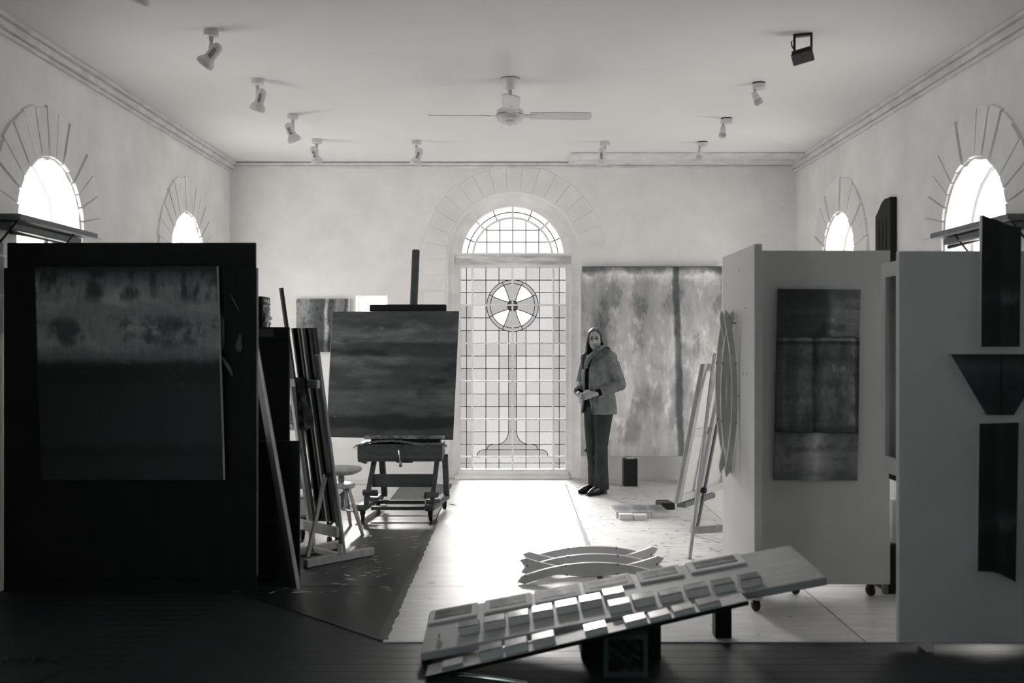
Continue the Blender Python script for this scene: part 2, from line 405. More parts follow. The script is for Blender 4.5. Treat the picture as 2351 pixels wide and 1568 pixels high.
def strip(bm, x, y0, y1, w0, seed):
    rn = random.Random(seed); n = int((y1-y0)/0.06); L = []; R = []
    for i in range(n+1):
        y = y0+(y1-y0)*i/n
        L.append(bm.verts.new((x-w0*rn.uniform(0.35, 0.6), y, h+0.0016))); R.append(bm.verts.new((x+w0*rn.uniform(0.3, 0.6), y, h+0.0016)))
    for i in range(n): bm.faces.new((L[i], R[i], R[i+1], L[i+1]))
    r = bmesh.ops.extrude_face_region(bm, geom=bm.faces[:]); bmesh.ops.translate(bm, vec=(0, 0, -0.0012), verts=[v for v in r['geom'] if isinstance(v, bmesh.types.BMVert)])
for (x, y0, y1, w0, s) in ((-0.66, 5.02, 8.4, 0.05, 1), (0.55, 6.2, 8.4, 0.035, 2)):
    bm = new_bm(); strip(bm, x, y0, y1, w0, s); obj('floor_tape', bm, M_tape, FLOOR)
# paint spatter and scuffs: flat flecks of dried paint on the sheets
def flecks(n, x0, x1, y0, y1, s0, s1, seed, zz, pw=4):
    bm = new_bm(); rn = random.Random(seed)
    for _ in range(n):
        x = rn.uniform(x0, x1); y = rn.uniform(y0, y1); s = s0+(s1-s0)*rn.random()**pw; a = rn.gauss(0, 0.5); asp = rn.uniform(0.12, 0.32)
        k = rn.randint(5, 7); vsx = []
        for j in range(k):
            t = 2*PI*j/k; r = rn.uniform(0.6, 1.2); px = s*r*math.cos(t); py = s*asp*r*math.sin(t)
            vsx.append(bm.verts.new((x+px*math.cos(a)-py*math.sin(a), y+px*math.sin(a)+py*math.cos(a), zz)))
        bm.faces.new(vsx)
    return bm
M_fleckw = mat('dried_pale_paint', 0.75, 0.5); M_fleckd = mat('dried_dark_paint', 0.25, 0.6)
obj('paint_splash', flecks(420, -1.85, -0.72, 5.95, 8.4, 0.004, 0.05, 5, h+0.0008, 3), M_fleckw, FLOOR, kind='stuff')
obj('paint_splash', flecks(1300, 0.58, 1.74, 6.2, 10.4, 0.004, 0.036, 6, h+0.0008), M_fleckd, FLOOR, kind='stuff')
obj('paint_splash', flecks(120, -0.6, 0.5, 5.1, 10.4, 0.004, 0.03, 8, h+0.0008), M_fleckd, FLOOR, kind='stuff')
obj('paint_splash', flecks(60, 0.58, 2.9, 5.05, 6.1, 0.004, 0.04, 9, h+0.0008), M_fleckd, FLOOR, kind='stuff')

# ------------------------------------------------------------------ the arched glazed door
YD = 11.02
DOOR = thing('door_1', '', '', (0, YD, 0)); del DOOR['label']; del DOOR['category']; struct(DOOR)
def PX(u, v, Y=YD): p = P(u, v, Y); return (p.x, p.z)
fc = (1177.0, 592.0)
def arc_px(R, a0, a1, n, c=fc): return [(c[0]+R*math.cos(math.radians(a0+(a1-a0)*k/n)), c[1]-R*math.sin(math.radians(a0+(a1-a0)*k/n))) for k in range(n+1)]
def poly3(pts): return [PX(u, v) for u, v in pts]
aL = math.degrees(math.asin(10/117.1))
fan_hole = poly3(arc_px(117.1, aL, 180-aL, 32))
rect_hole = poly3([(1057.8, 1077), (1297.6, 1077), (1297.6, 614.4), (1057.8, 614.4)])
cx = PX(1180.5, 0)[0]
outer = arch_pts(cx, DR+0.03, PX(0, 594)[1], 0.01, 36)
bm = new_bm(); sheet(bm, outer, [fan_hole, rect_hole], lambda a, b, t: Vector((a, YD-0.03+t, b)), 0.09); obj('door_frame', bm, M_doorpaint, DOOR)
# raised architrave ring just inside the opening and the worn transom
ring_in = arch_pts(PX(1177, 0)[0], PX(1177+134, 0)[0]-PX(1177, 0)[0], PX(0, 592)[1], 0.02, 36)
bm = new_bm(); sheet(bm, arch_pts(cx, DR+0.02, PX(0, 594)[1], 0.011, 36), [ring_in], lambda a, b, t: Vector((a, YD-0.06+t, b)), 0.031); obj('architrave', bm, M_doorpaint, DOOR)
a = PX(1046, 588); b = PX(1308, 608)
B('transom', M_worn, DOOR, lambda bm: box2(bm, a[0], b[0], YD-0.055, YD-0.029, b[1], a[1], 0.004))
a = PX(1052, 1080); b = PX(1304, 1096)
B('bottom_rail', M_doorpaint, DOOR, lambda bm: box2(bm, a[0], b[0], YD-0.045, YD-0.029, b[1], a[1], 0.003))
a = PX(1045, 1090); b = PX(1306, 1098)
B('threshold', M_doorpaint, DOOR, lambda bm: box2(bm, a[0], b[0], YD-0.10, YD-0.046, 0.0075, 0.045, 0.003))
# wooden glazing bars
def wbar(p, q, w=4.2, d=0.03):
    if p[1] == q[1]: d = 0.026
    A = PX(*p); Bq = PX(*q); sc_ = YD/F
    bm = new_bm(); bar(bm, (A[0], YD-0.012, A[1]), (Bq[0], YD-0.012, Bq[1]), w*sc_, d, Vector((0, 1, 0))); obj('glazing_bar', bm, M_doorpaint, DOOR)
for u in (1084.6, 1176.7, 1270.3): wbar((u, 614), (u, 1077.5))
for v in (700.6, 788.3, 875, 962.4, 1048.4): wbar((1057.8, v), (1297.6, v), 3.8)
for ang in (45, 90, 135):
    c, s = math.cos(math.radians(ang)), math.sin(math.radians(ang)); wbar((fc[0]+90*c, fc[1]-90*s), (fc[0]+118*c, fc[1]-118*s), 3.6)
ai = math.degrees(math.asin(10/90.5))
bm = new_bm(); sheet(bm, poly3(arc_px(93, ai, 180-ai, 30)+list(reversed(arc_px(89, ai, 180-ai, 30)))), [], lambda x, z, t: Vector((x, YD-0.025+t, z)), 0.03); obj('glazing_bar', bm, M_doorpaint, DOOR)
# leaded lights: every line, then the panes they enclose
LINES = []      # (polyline, is_lead)
def ln(pts, lead=True): LINES.append(([tuple(p) for p in pts], lead))
ln(arc_px(117.1, aL, 180-aL, 32)+arc_px(117.1, aL, aL, 1)[:1], False)
ln(arc_px(91, ai, 180-ai, 30), False); am = math.degrees(math.asin(10/104.5)); ln(arc_px(104.5, am, 180-am, 30))
for ang in (22.5, 45, 67.5, 90, 112.5, 135, 157.5):
    c, s = math.cos(math.radians(ang)), math.sin(math.radians(ang))
    ln([(fc[0]+91*c, fc[1]-91*s), (fc[0]+104.5*c, fc[1]-104.5*s), (fc[0]+117.1*c, fc[1]-117.1*s)], ang % 45 != 0)
for u in (1117.8, 1147.6, 1177.2, 1207.3, 1236.9):
    top = fc[1]-math.sqrt(91**2-(u-fc[0])**2); ln([(u, 582), (u, top)])
for v in (528.4, 556):
    hw = math.sqrt(91**2-(v-fc[1])**2); ln([(fc[0]-hw, v), (fc[0]+hw, v)])
x0, x1, y0, y1 = 1057.8, 1297.6, 614.4, 1077.0
ln([(x0, y0), (x1, y0), (x1, y1), (x0, y1), (x0, y0)], False)
RV = [614.4, 700.6, 788.3, 875, 962.4, 1048.4, 1077]; CU = [1057.8, 1084.6, 1176.7, 1270.3, 1297.6]
for u in CU[1:-1]: ln([(u, y0), (u, y1)], False)
for v in RV[1:-1]: ln([(x0, v), (x1, v)], False)
CC = (1176.7, 702.0); R1, R2 = 59.2, 51.0
def hline(v, ua, ub):
    d = abs(v-CC[1])
    if d < R1 and ua < CC[0]+R1 and ub > CC[0]-R1:
        hw = math.sqrt(R1**2-d*d)
        if ua < CC[0]-hw: ln([(ua, v), (CC[0]-hw, v)])
        if ub > CC[0]+hw: ln([(CC[0]+hw, v), (ub, v)])
    else: ln([(ua, v), (ub, v)])
def vline(u, va, vb):
    d = abs(u-CC[0])
    if d < R1 and va < CC[1]+R1 and vb > CC[1]-R1:
        hw = math.sqrt(R1**2-d*d)
        if va < CC[1]-hw: ln([(u, va), (u, CC[1]-hw)])
        if vb > CC[1]+hw: ln([(u, CC[1]+hw), (u, vb)])
    else: ln([(u, va), (u, vb)])
hs = []
for i in range(5): hs += [RV[i]+(RV[i+1]-RV[i])*k/3 for k in (1, 2)]
hs.append((RV[5]+RV[6])/2)
for v in hs:
    for c0, c1 in ((0, 1), (3, 4)): ln([(CU[c0], v), (CU[c1], v)])
    hline(v, CU[1], CU[3])
for u in ((CU[0]+CU[1])/2, (CU[3]+CU[4])/2): ln([(u, y0), (u, y1)])
for u in (1115.6, 1145.6, 1207.5, 1238.7): vline(u, y0, y1)
ln(arc_px(R1, 0, 360, 48, CC)); ln(arc_px(R2, 0, 360, 48, CC)); ln(arc_px(12, 0, 360, 16, CC))
def bez(a, c, b, n=8): return [((1-t)**2*a[0]+2*t*(1-t)*c[0]+t*t*b[0], (1-t)**2*a[1]+2*t*(1-t)*c[1]+t*t*b[1]) for t in [k/n for k in range(n+1)]]
petals = []
for sx in (-1, 1):
    for sy in (-1, 1):
        m_ = lambda p: (CC[0]+sx*p[0], CC[1]+sy*p[1])
        aa = math.atan2(47.3, 20.5); ab = math.atan2(22, 46)
        A = (R2*math.cos(aa), R2*math.sin(aa)); Bp = (R2*math.cos(ab), R2*math.sin(ab)); C = (6.8, 8.2)
        ln([m_(p) for p in bez(A, (9.5, 25), C)]); ln([m_(p) for p in bez(Bp, (25, 11), C)])
        ln([m_(A), m_((R1*math.cos(aa), R1*math.sin(aa)))]); ln([m_(Bp), m_((R1*math.cos(ab), R1*math.sin(ab)))])
        petals.append([m_(p) for p in bez(A, (9.5, 25), C)]+[m_(p) for p in reversed(bez(Bp, (25, 11), C))])
    o_ = lambda p: (CC[0]+sx*p[0], p[1])
    ln([o_((9, CC[1]+58.5)), o_((9, 991.7))]); ln([o_(p) for p in bez((9, 991.7), (12, 1016), (33.5, 1019.7))])
    ln([o_(p) for p in bez((42, 1019.7), (57, 1020), (58.5, 1032))]); ln([o_((0, 1032.3)), o_((68, 1032.3))])
    ln([o_(p) for p in bez((68, 1032.3), (80, 1034), (82, 1048.4))])
pts = []; edges = []
for pl, lead in LINES:
    s = len(pts); pts += [Vector(p) for p in pl]; edges += [(s+i, s+i+1) for i in range(len(pl)-1)]
vo, eo, fo, ov, oe, of = delaunay_2d_cdt(pts, edges, [], 0, 1e-4)
con = {(min(a, b), max(a, b)) for (a, b), src in zip(eo, oe) if src}
par = list(range(len(fo)))
def find(i):
    while par[i] != i: par[i] = par[par[i]]; i = par[i]
    return i
em = {}
for fi, f in enumerate(fo):
    for k in range(3):
        a, b = f[k], f[(k+1) % 3]; key = (min(a, b), max(a, b))
        if key in con: continue
        if key in em: par[find(fi)] = find(em[key])
        else: em[key] = fi
regs = {}
for fi in range(len(fo)): regs.setdefault(find(fi), []).append(fi)
fan_poly = arc_px(117.1, aL, 180-aL, 32)
rp = random.Random(11)
for fs in regs.values():
    ar = 0; gx = 0; gy = 0
    for fi in fs:
        p = [vo[i] for i in fo[fi]]; A_ = abs((p[1]-p[0]).cross(p[2]-p[0]))/2; ar += A_
        gx += A_*(p[0].x+p[1].x+p[2].x)/3; gy += A_*(p[0].y+p[1].y+p[2].y)/3
    if ar < 6: continue
    p = [vo[i] for i in fo[fs[0]]]; tp = ((p[0].x+p[1].x+p[2].x)/3, (p[0].y+p[1].y+p[2].y)/3); gx /= ar; gy /= ar
    infan = inside(tp, fan_poly)
    if not infan and not (x0 < tp[0] < x1 and y0 < tp[1] < y1): continue
    dx, dy = abs(gx-CC[0]), gy-CC[1]; rr = math.hypot(dx, dy)
    if infan: gm = G_clear
    elif rr < 12: gm = G_dark
    elif any(inside((gx, gy), q) for q in petals): gm = G_clear
    elif rr < R1: gm = G_grey
    elif dx < 9 and 757 < gy < 1048: gm = G_grey
    elif gy > 992 and gy < 1019.7 and dx < 18 and ar < 800: gm = G_grey
    elif (1019.7 < gy < 1032.3 and dx < 54) or (1032.3 < gy < 1048.4 and dx < 76): gm = G_grey
    elif (gx < CU[1] or gx > CU[3]) and gy > 700: gm = G_grey if rp.random() < 0.6 else G_frost[1]
    else: gm = G_frost[rp.choice((0, 0, 1, 2))] if 790 < gy < 962 else G_frost[rp.choice((0, 2, 2))]
    bm = new_bm(); mp = {}
    for fi in fs:
        for i in fo[fi]:
            if i not in mp: q = P(vo[i].x, vo[i].y, YD); mp[i] = (bm.verts.new((q.x, YD-0.001, q.z)))
        bm.faces.new([mp[i] for i in fo[fi]])
    obj('pane', bm, gm, DOOR)
bm = new_bm(); k = YD/F
for pl, lead in LINES:
    if not lead: continue
    for p, q in zip(pl, pl[1:]):
        a = P(p[0], p[1], YD); b = P(q[0], q[1], YD)
        if (b-a).length > 1e-4: bar(bm, a, b, 1.6*k, 0.008, Vector((0, 1, 0)))
obj('lead_came', bm, M_lead, DOOR)

# ------------------------------------------------------------------ left: black partition with a painting, and things behind it
V = Vector
t = thing('display_partition', 'tall black partition board along the left side carrying a large dark painting', 'partition', (-2.3, 6.02, 0))
xa, xb = XL+0.035, (588-U0)*6.0/F
ztop = P(0, 557, 6.03).z; zmid = P(0, 615, 6.0).z
B('back_board', M_black, t, lambda bm: box2(bm, xa+0.005, xb-0.012, 6.03, 6.055, 0.01, ztop, 0.002))
B('front_board', M_black, t, lambda bm: box2(bm, xa, xb, 6.0, 6.03, 0.08, zmid, 0.002))
B('edge_strip', M_beech, t, lambda bm: box2(bm, xb+0.0005, xb+0.006, 6.0, 6.03, 0.1, zmid))
B('plinth', M_black, t, lambda bm: box2(bm, xa, xb, 6.0, 6.028, 0.001, 0.079))
PT_left = paint('dark_banded_landscape_paint', [(0.0, 0.164), (0.10, 0.139), (0.13, 0.082), (0.18, 0.180), (0.28, 0.164), (0.44, 0.131), (0.46, 0.074), (0.53, 0.082), (0.57, 0.426), (0.63, 0.558), (0.90, 0.558), (0.95, 0.361), (0.985, 0.164), (1.0, 0.205)],
                None, 0.022, 0, 7, (2, 1, 1.2), 0.12, 6, (7, 1, 1.6), 0.45, 0.3,
                blot=[(5.0, (2.2, 1, 0.8), 0.48, 0.60, 0.45, 0.86, 0.97), (3.0, (1.6, 1, 1.5), 0.52, 0.60, 0.5, 0.64, 0.74), (9.0, (2, 1, 2), 0.60, 0.66, 2.6, 0.46, 0.53), (4.0, (1, 1, 3), 0.5, 0.7, 1.25, 0.60, 0.92)])
t = thing('painting', 'large dark painting with pale upper band and black stripe on the black partition', 'painting', P(297, 1102, 5.95))
B('canvas', PT_left, t, lambda bm: slab4(bm, P(95, 1102, 5.93), P(512, 1102, 5.93), P(497, 611, 5.95), P(80, 614, 5.95), 0.028))
B('stretcher_edge', M_rawedge, t, lambda bm: slab4(bm, P(512.3, 1102, 5.934), P(514.3, 1102, 5.934), P(499.3, 611, 5.954), P(497.3, 611, 5.954), 0.026))
# little pods pinned to the black board
M_pod = mat('dried_pod', 0.36, 0.5, 0.3, amt=0.2, scale=30)
def pod(pts, rs, label):
    bm = new_bm(); tube(bm, [P(u, v, 5.985) for u, v in pts], [(r, r*0.4) for r in rs], 10); o = obj('seed_pod', bm, M_pod, None, True)
    tag(o, label, 'seed pod', 'pods pinned to the black partition')
pod([(530, 674), (533, 684), (538, 694), (545, 706), (552, 718)], [0.004, 0.009, 0.011, 0.008, 0.002], 'curled pale pod pinned highest beside the dark banded painting')
pod([(551, 766), (551, 777), (549, 783), (548, 792), (549, 803), (551, 809)], [0.009, 0.011, 0.014, 0.022, 0.018, 0.004], 'spoon-shaped pod pinned below the curled pale pod')
pod([(509, 722), (511, 740), (512, 765), (511, 790), (510, 802)], [0.004, 0.011, 0.007, 0.011, 0.003], 'long thin dark pod pinned right against the painting edge')
pod([(507, 815), (514, 826), (524, 842), (531, 856), (533, 864)], [0.004, 0.02, 0.032, 0.02, 0.003], 'broad dark leaf-shaped pod pinned lowest on the partition')

# wooden light shelves bracketed across the side windows
def light_shelf(sx, label):
    X = sx*2.96
    t = thing('light_shelf', label, 'shelf', (X, 6.3, 2.15))
    y0_, y1_ = 5.75, 6.82
    B('board', M_beech, t, lambda bm: box2(bm, min(X-sx*0.11, X+sx*0.12), max(X-sx*0.11, X+sx*0.12), y0_, y1_, 2.215, 2.25, 0.003))
    B('tube_housing', M_beech, t, lambda bm: box2(bm, X-0.05, X+0.03, y0_+0.05, y1_-0.07, 2.165, 2.21, 0.006))
    B('lamp_tube', M_ink, t, lambda bm: tube(bm, [(X-sx*0.02, y0_+0.07, 2.15), (X-sx*0.02, y1_-0.09, 2.15)], 0.013))
    for y in (y0_+0.03, y1_-0.3):
        B('bracket', M_ink, t, lambda bm: (bar(bm, (X+sx*0.10, y, 2.215), (X+sx*0.12, y, 1.95), 0.02, 0.01), bar(bm, (X-sx*0.08, y, 2.214), (X+sx*0.12, y, 1.97), 0.012, 0.008)))
light_shelf(-1, 'wooden light shelf across the left arched window above the black partition')
light_shelf(1, 'wooden light shelf across the right arched window behind the tall dark board')

# dark cupboards and the leaning board behind the partition's end
PT_cab = mat('black_cupboard_paint', 0.10, 0.6, 0.2, amt=0.15, scale=3)
t = thing('stacked_board', 'tall black board standing behind the end of the black partition', 'board', (-1.72, 6.46, 0))
xr = (664-U0)*6.45/F; zt = P(0, 751, 6.45).z
B('panel', PT_cab, t, lambda bm: box2(bm, -2.05, xr, 6.45, 6.475, 0.008, zt, 0.003))
B('top_band', M_ink, t, lambda bm: box2(bm, -2.05, xr-0.002, 6.44, 6.449, zt-0.07, zt-0.002))
B('label_strip', mat('grey_card', 0.3, 0.7), t, lambda bm: box2(bm, -1.85, -1.555, 6.436, 6.4395, zt-0.062, zt-0.012))
t = thing('stacked_board', 'low black board standing in front of the tall black board', 'board', (-1.6, 6.2, 0))
xr2 = (684-U0)*6.17/F
B('panel', PT_cab, t, lambda bm: box2(bm, -1.95, xr2, 6.215, 6.24, 0.008, 0.89, 0.003))
B('batten', M_ink, t, lambda bm: box2(bm, -1.93, xr2-0.02, 6.205, 6.2145, 0.36, 0.41, 0.002))
t = thing('storage_box', 'small dark box with crumpled foil above the tall black board', 'box', (-1.7, 6.6, zt))
B('stand', M_ink, t, lambda bm: box2(bm, -2.0, (600-U0)*6.55/F, 6.5, 6.8, 0.008, zt-0.001, 0.003))
z2 = P(0, 681, 6.6).z
B('carton', M_ink, t, lambda bm: box2(bm, -1.9, (603-U0)*6.55/F, 6.55, 6.75, zt+0.001, z2, 0.003))
def foil(bm):
    rn = random.Random(4); x = (605-U0)*6.55/F
    for i in range(10):
        box(bm, (x+rn.uniform(-0.002, 0.012), 6.6+rn.uniform(-0.03, 0.05), zt+0.02+(z2-zt-0.05)*i/9), (0.02, 0.05, 0.03), Matrix.Rotation(rn.uniform(0, 3), 3, V((rn.random(), rn.random(), 1))))
B('foil_wrap', M_linen, t, foil)
# leaning board, seen on its raw edge
t = thing('leaning_board', 'thin dark board with a raw pale edge leaning against the black partition', 'board', FL(688, 1352))
a0 = FL(684, 1352, h); a1 = FL(691, 1350.5, h); top0 = P(589, 788, a0.y); top1 = P(593, 792, a1.y)
back = V((-0.30, 0.42, 0)).normalized()*0.12
B('edge', M_rawedge, t, lambda bm: slab4(bm, a0, a1, top1, top0, 0.012))
off = V((0, 0.0125, 0))
def lb(bm):
    q = [a0+off, a1+off, top1+off, top0+off]; f = [bm.verts.new(p) for p in q]; k_ = [bm.verts.new(p+back) for p in q]
    bm.faces.new(f); bm.faces.new(k_[::-1])
    for i in range(4): bm.faces.new((f[(i+1) % 4], f[i], k_[i], k_[(i+1) % 4]))
B('panel', M_black, t, lb)

# ------------------------------------------------------------------ folding easel in pale wood, turned away, with long narrow canvases
Aax = V((0.70, 0.714, 0)); Bax = V((-0.714, 0.70, 0)); E0 = V((-1.165, 6.83, h)); LEAN = 0.155
def EP(a, b, z): return E0+Aax*(a-LEAN*z)+Bax*b+V((0, 0, z))
def EG(a, b, z): return E0+Aax*a+Bax*b+V((0, 0, z))
ez = thing('studio_easel', 'pale wooden folding easel turned away beside the low black board', 'easel', E0)
for b_, zt_ in ((0.0, 1.42), (0.36, 1.55)):
    B('post', M_pine if b_ else M_post, ez, lambda bm: bar(bm, EP(0, b_, 0.055), EP(0, b_, zt_), 0.045, 0.028, Aax, 0.006))
for b_ in (0.0, 0.36):
    B('foot', M_pine, ez, lambda bm: bar(bm, EG(-0.30, b_+0.02, 0.028), EG(0.26, b_+0.02, 0.028), 0.045, 0.054, V((0, 0, 1)), 0.004))
    B('brace', M_pine, ez, lambda bm: bar(bm, EG(-0.26, b_+0.055, 0.06), EP(-0.02, b_+0.055, 0.60), 0.02, 0.028, Aax, 0.003))
B('lower_rail', M_pine, ez, lambda bm: bar(bm, EP(-0.04, -0.03, 0.21), EP(-0.04, 0.56, 0.21), 0.028, 0.07, V((0, 0, 1)), 0.004))
B('upper_rail', M_pine, ez, lambda bm: bar(bm, EP(-0.04, -0.03, 1.22), EP(-0.04, 0.45, 1.22), 0.026, 0.055, V((0, 0, 1)), 0.004))
B('stretcher', M_pine, ez, lambda bm: bar(bm, EG(0.0, 0.03, 0.03), EG(0.0, 0.36, 0.03), 0.03, 0.03))
B('wing_nut', M_ink, ez, lambda bm: lathe(bm, [(0.012, -0.02), (0.018, 0), (0.012, 0.02)], EP(-0.035, 0.0, 0.60), Aax, 12))
B('hinge_plate', M_rib, ez, lambda bm: bar(bm, EP(-0.02, 0.0, 0.056), EP(-0.02, 0.0, 0.12), 0.05, 0.01, Aax))
# narrow canvases standing on the lower rail
def narrow(b0, b1, z0, z1, off_, label, m1, m2):
    t = thing('narrow_canvas', label, 'canvas', EP(0.03+off_, (b0+b1)/2, z0), 'canvases propped on the folding easel')
    B('canvas_back', m1, t, lambda bm: bar(bm, EP(0.05+off_, (b0+b1)/2, z0), EP(0.05+off_, (b0+b1)/2, z1), b1-b0, 0.012, Aax))
    for bb in (b0+0.012, b1-0.012):
        B('stretcher_bar', m2 if bb > (b0+b1)/2 else M_ink, t, lambda bm: bar(bm, EP(0.03+off_, bb, z0), EP(0.03+off_, bb, z1-0.002), 0.022, 0.026, Aax, 0.002))
narrow(0.045, 0.185, 0.25, 1.60, 0.0, 'narrow canvas with pale stretcher bars propped on the folding easel', M_ink, M_pine)
narrow(0.20, 0.30, 0.25, 1.60, 0.0, 'narrow dark canvas behind the paint rag on the folding easel', M_ink, M_ink)
o = B('timber_lath', M_black, None, lambda bm: bar(bm, EP(0.05, 0.385, 0.25), EP(0.05, 0.405, 1.88), 0.022, 0.022, Aax)); tag(o, 'long thin dark lath sticking up above the folding easel', 'lath')
# paint rag draped over the upper rail
def rag(bm):
    rn = random.Random(2); W_, H_ = 14, 16; g_ = []
    for j in range(H_+1):
        row = []
        for i in range(W_+1):
            s = i/W_; q = j/H_
            width = 0.15*(1-0.35*q)
            wob = 0.022*math.sin(s*9+q*2)*(0.3+q)
            z = 1.262-0.33*q-0.03*s*(q > 0.9)-0.012*math.sin(s*17)*(q > 0.95)
            row.append(bm.verts.new(EP(-0.07-0.02*q+wob, 0.06+width*s, z)))
        g_.append(row)
    for j in range(H_):
        for i in range(W_): bm.faces.new((g_[j][i], g_[j][i+1], g_[j+1][i+1], g_[j+1][i]))
    r = bmesh.ops.extrude_face_region(bm, geom=bm.faces[:]); bmesh.ops.translate(bm, vec=Aax*0.006, verts=[v for v in r['geom'] if isinstance(v, bmesh.types.BMVert)])
o = B('paint_rag', M_rag, None, rag, True); tag(o, 'paint-stained rag draped over the rail of the folding easel', 'rag')
def brush(a, b, label, ferr=M_chrome):
    a = V(a); b = V(b); t = thing('paintbrush', label, 'paintbrush', a)
    d = b-a
    B('handle', M_ink, t, lambda bm: tube(bm, [a, a+d*0.4, a+d*0.66], [0.002, 0.004, 0.003], 8)); B('ferrule', ferr, t, lambda bm: tube(bm, [a+d*0.66, a+d*0.8], [0.0035, 0.004], 8))
    B('bristles', M_ink, t, lambda bm: tube(bm, [a+d*0.8, a+d], [0.004, 0.001], 8))
brush(P(757, 987, 6.72), P(773, 943, 6.74), 'thin paintbrush stuck behind the post of the folding easel')
brush(P(1030, 1157, 9.30)*1+V((0, 0, 0.0)), P(1050, 1161, 9.22), 'dark paintbrush lying on the pale floor beside the large easel') if False else None
bx = FL(1031, 1157, h+0.006); by = FL(1050, 1160, h+0.006)
brush(bx, by, 'dark paintbrush lying on the pale floor beside the large easel')

# trolley on castors carrying a cream tub
t = thing('tool_trolley', 'low black tube trolley on chrome castors under the cream tub', 'trolley', (-1.5, 7.43, 0))
def tro(bm):
    z = 0.16; c = [(-1.62, 7.28), (-1.36, 7.28), (-1.36, 7.58), (-1.62, 7.58)]
    tube(bm, [(x, y, z) for x, y in c]+[(c[0][0], c[0][1], z)], 0.013, 8)
B('tube_frame', M_ink, t, tro, True)
B('deck', M_ink, t, lambda bm: box2(bm, -1.65, -1.33, 7.27, 7.59, 0.20, 0.215, 0.003))
for x in (-1.62, -1.36):
    for y in (7.28, 7.58): B('upright', M_ink, t, lambda bm: tube(bm, [(x, y, 0.16), (x, y, 0.2)], 0.01, 8))
for (x, y) in ((-1.36, 7.28), (-1.62, 7.28), (-1.36, 7.58), (-1.62, 7.58)):
    w_ = B('castor', M_rubber, t, lambda bm: lathe(bm, [(0.036, -0.012), (0.042, -0.008), (0.042, 0.008), (0.036, 0.012)], (x+0.01, y, h+0.042), (1, 0.4, 0), 16), True)
    B('fork', M_chrome, w_, lambda bm: tube(bm, [(x+0.025, y-0.01, h+0.04), (x+0.02, y-0.01, h+0.09), (x, y, 0.155)], 0.009, 8), True)
t = thing('plastic_tub', 'cream plastic tub standing on the black trolley behind the easel posts', 'tub', (-1.5, 7.41, 0.216))
def tub(bm):
    box2(bm, -1.66, -1.31, 7.28, 7.56, 0.216, 0.37, 0.03)
B('tub_body', M_pine, t, tub, True)
B('lid', M_matcard, t, lambda bm: box2(bm, -1.675, -1.295, 7.265, 7.575, 0.371, 0.392, 0.008), True)

# turned screw stool
sc0 = V((-1.37, 7.9, 0))
t = thing('screw_stool', 'round wooden screw stool between the folding easel and the large easel', 'stool', sc0)
B('seat', M_pine, t, lambda bm: lathe(bm, [(0.10, 0.462), (0.135, 0.475), (0.158, 0.488), (0.165, 0.502), (0.158, 0.515), (0.13, 0.52), (0.05, 0.515)], sc0, (0, 0, 1), 32), True)
def screw(bm):
    prof = []
    for i in range(34): prof.append((0.021 if i % 2 else 0.027, 0.20+i*0.0079))
    lathe(bm, prof, sc0, (0, 0, 1), 14)
B('screw', M_beech, t, screw)
B('collar', M_pine, t, lambda bm: lathe(bm, [(0.09, 0.35), (0.108, 0.36), (0.112, 0.375), (0.105, 0.39), (0.06, 0.395)], sc0, (0, 0, 1), 28), True)
for k_ in range(3):
    an = math.radians(-38+120*k_); d = V((math.cos(an), math.sin(an), 0))
    B('leg', M_pine, t, lambda bm: tube(bm, [sc0+d*0.08+V((0, 0, 0.37)), sc0+d*0.17+V((0, 0, 0.17)), sc0+d*0.245+V((0, 0, h))], [0.016, 0.019, 0.013], 12), True)
    d2 = V((math.cos(an+2*PI/3), math.sin(an+2*PI/3), 0))
    B('rung', M_pine, t, lambda bm: tube(bm, [sc0+d*0.165+V((0, 0, 0.18)), sc0+d*0.02+V((0, 0, 0.185))], 0.011, 10), True)

# work table with jars against the left of the back wall, seen through the gap
t = thing('work_table', 'paint-spattered work table by the back wall behind the folding easel', 'table', (-2.2, 9.2, 0))
B('table_top', M_pine, t, lambda bm: box2(bm, -2.75, -1.85, 8.9, 9.5, 0.72, 0.755, 0.004))
for x in (-2.7, -1.9):
    for y in (8.95, 9.45): B('leg', M_beech, t, lambda bm: box2(bm, x-0.025, x+0.025, y-0.025, y+0.025, h, 0.719, 0.003))
for i, (x, y, r_, hh, lab, m_) in enumerate(((-1.97, 9.0, 0.035, 0.11, 'dark jar nearest the edge on the work table by the wall', M_ink), (-1.93, 9.2, 0.04, 0.16, 'tall white jar behind the dark jar on the work table', M_white), (-2.03, 9.15, 0.03, 0.22, 'slim grey bottle among the jars on the work table', M_rag))):
    t = thing('paint_jar', lab, 'jar', (x, y, 0.756), 'jars on the work table')
    B('jar_body', m_, t, lambda bm: lathe(bm, [(r_*0.95, 0.001), (r_, 0.01), (r_, hh*0.75), (r_*0.7, hh*0.88), (r_*0.7, hh)], (x, y, 0.756), (0, 0, 1), 16), True)
    B('lid', M_ink, t, lambda bm: lathe(bm, [(r_*0.76, hh+0.0005), (r_*0.76, hh+0.02)], (x, y, 0.756), (0, 0, 1), 16), True)

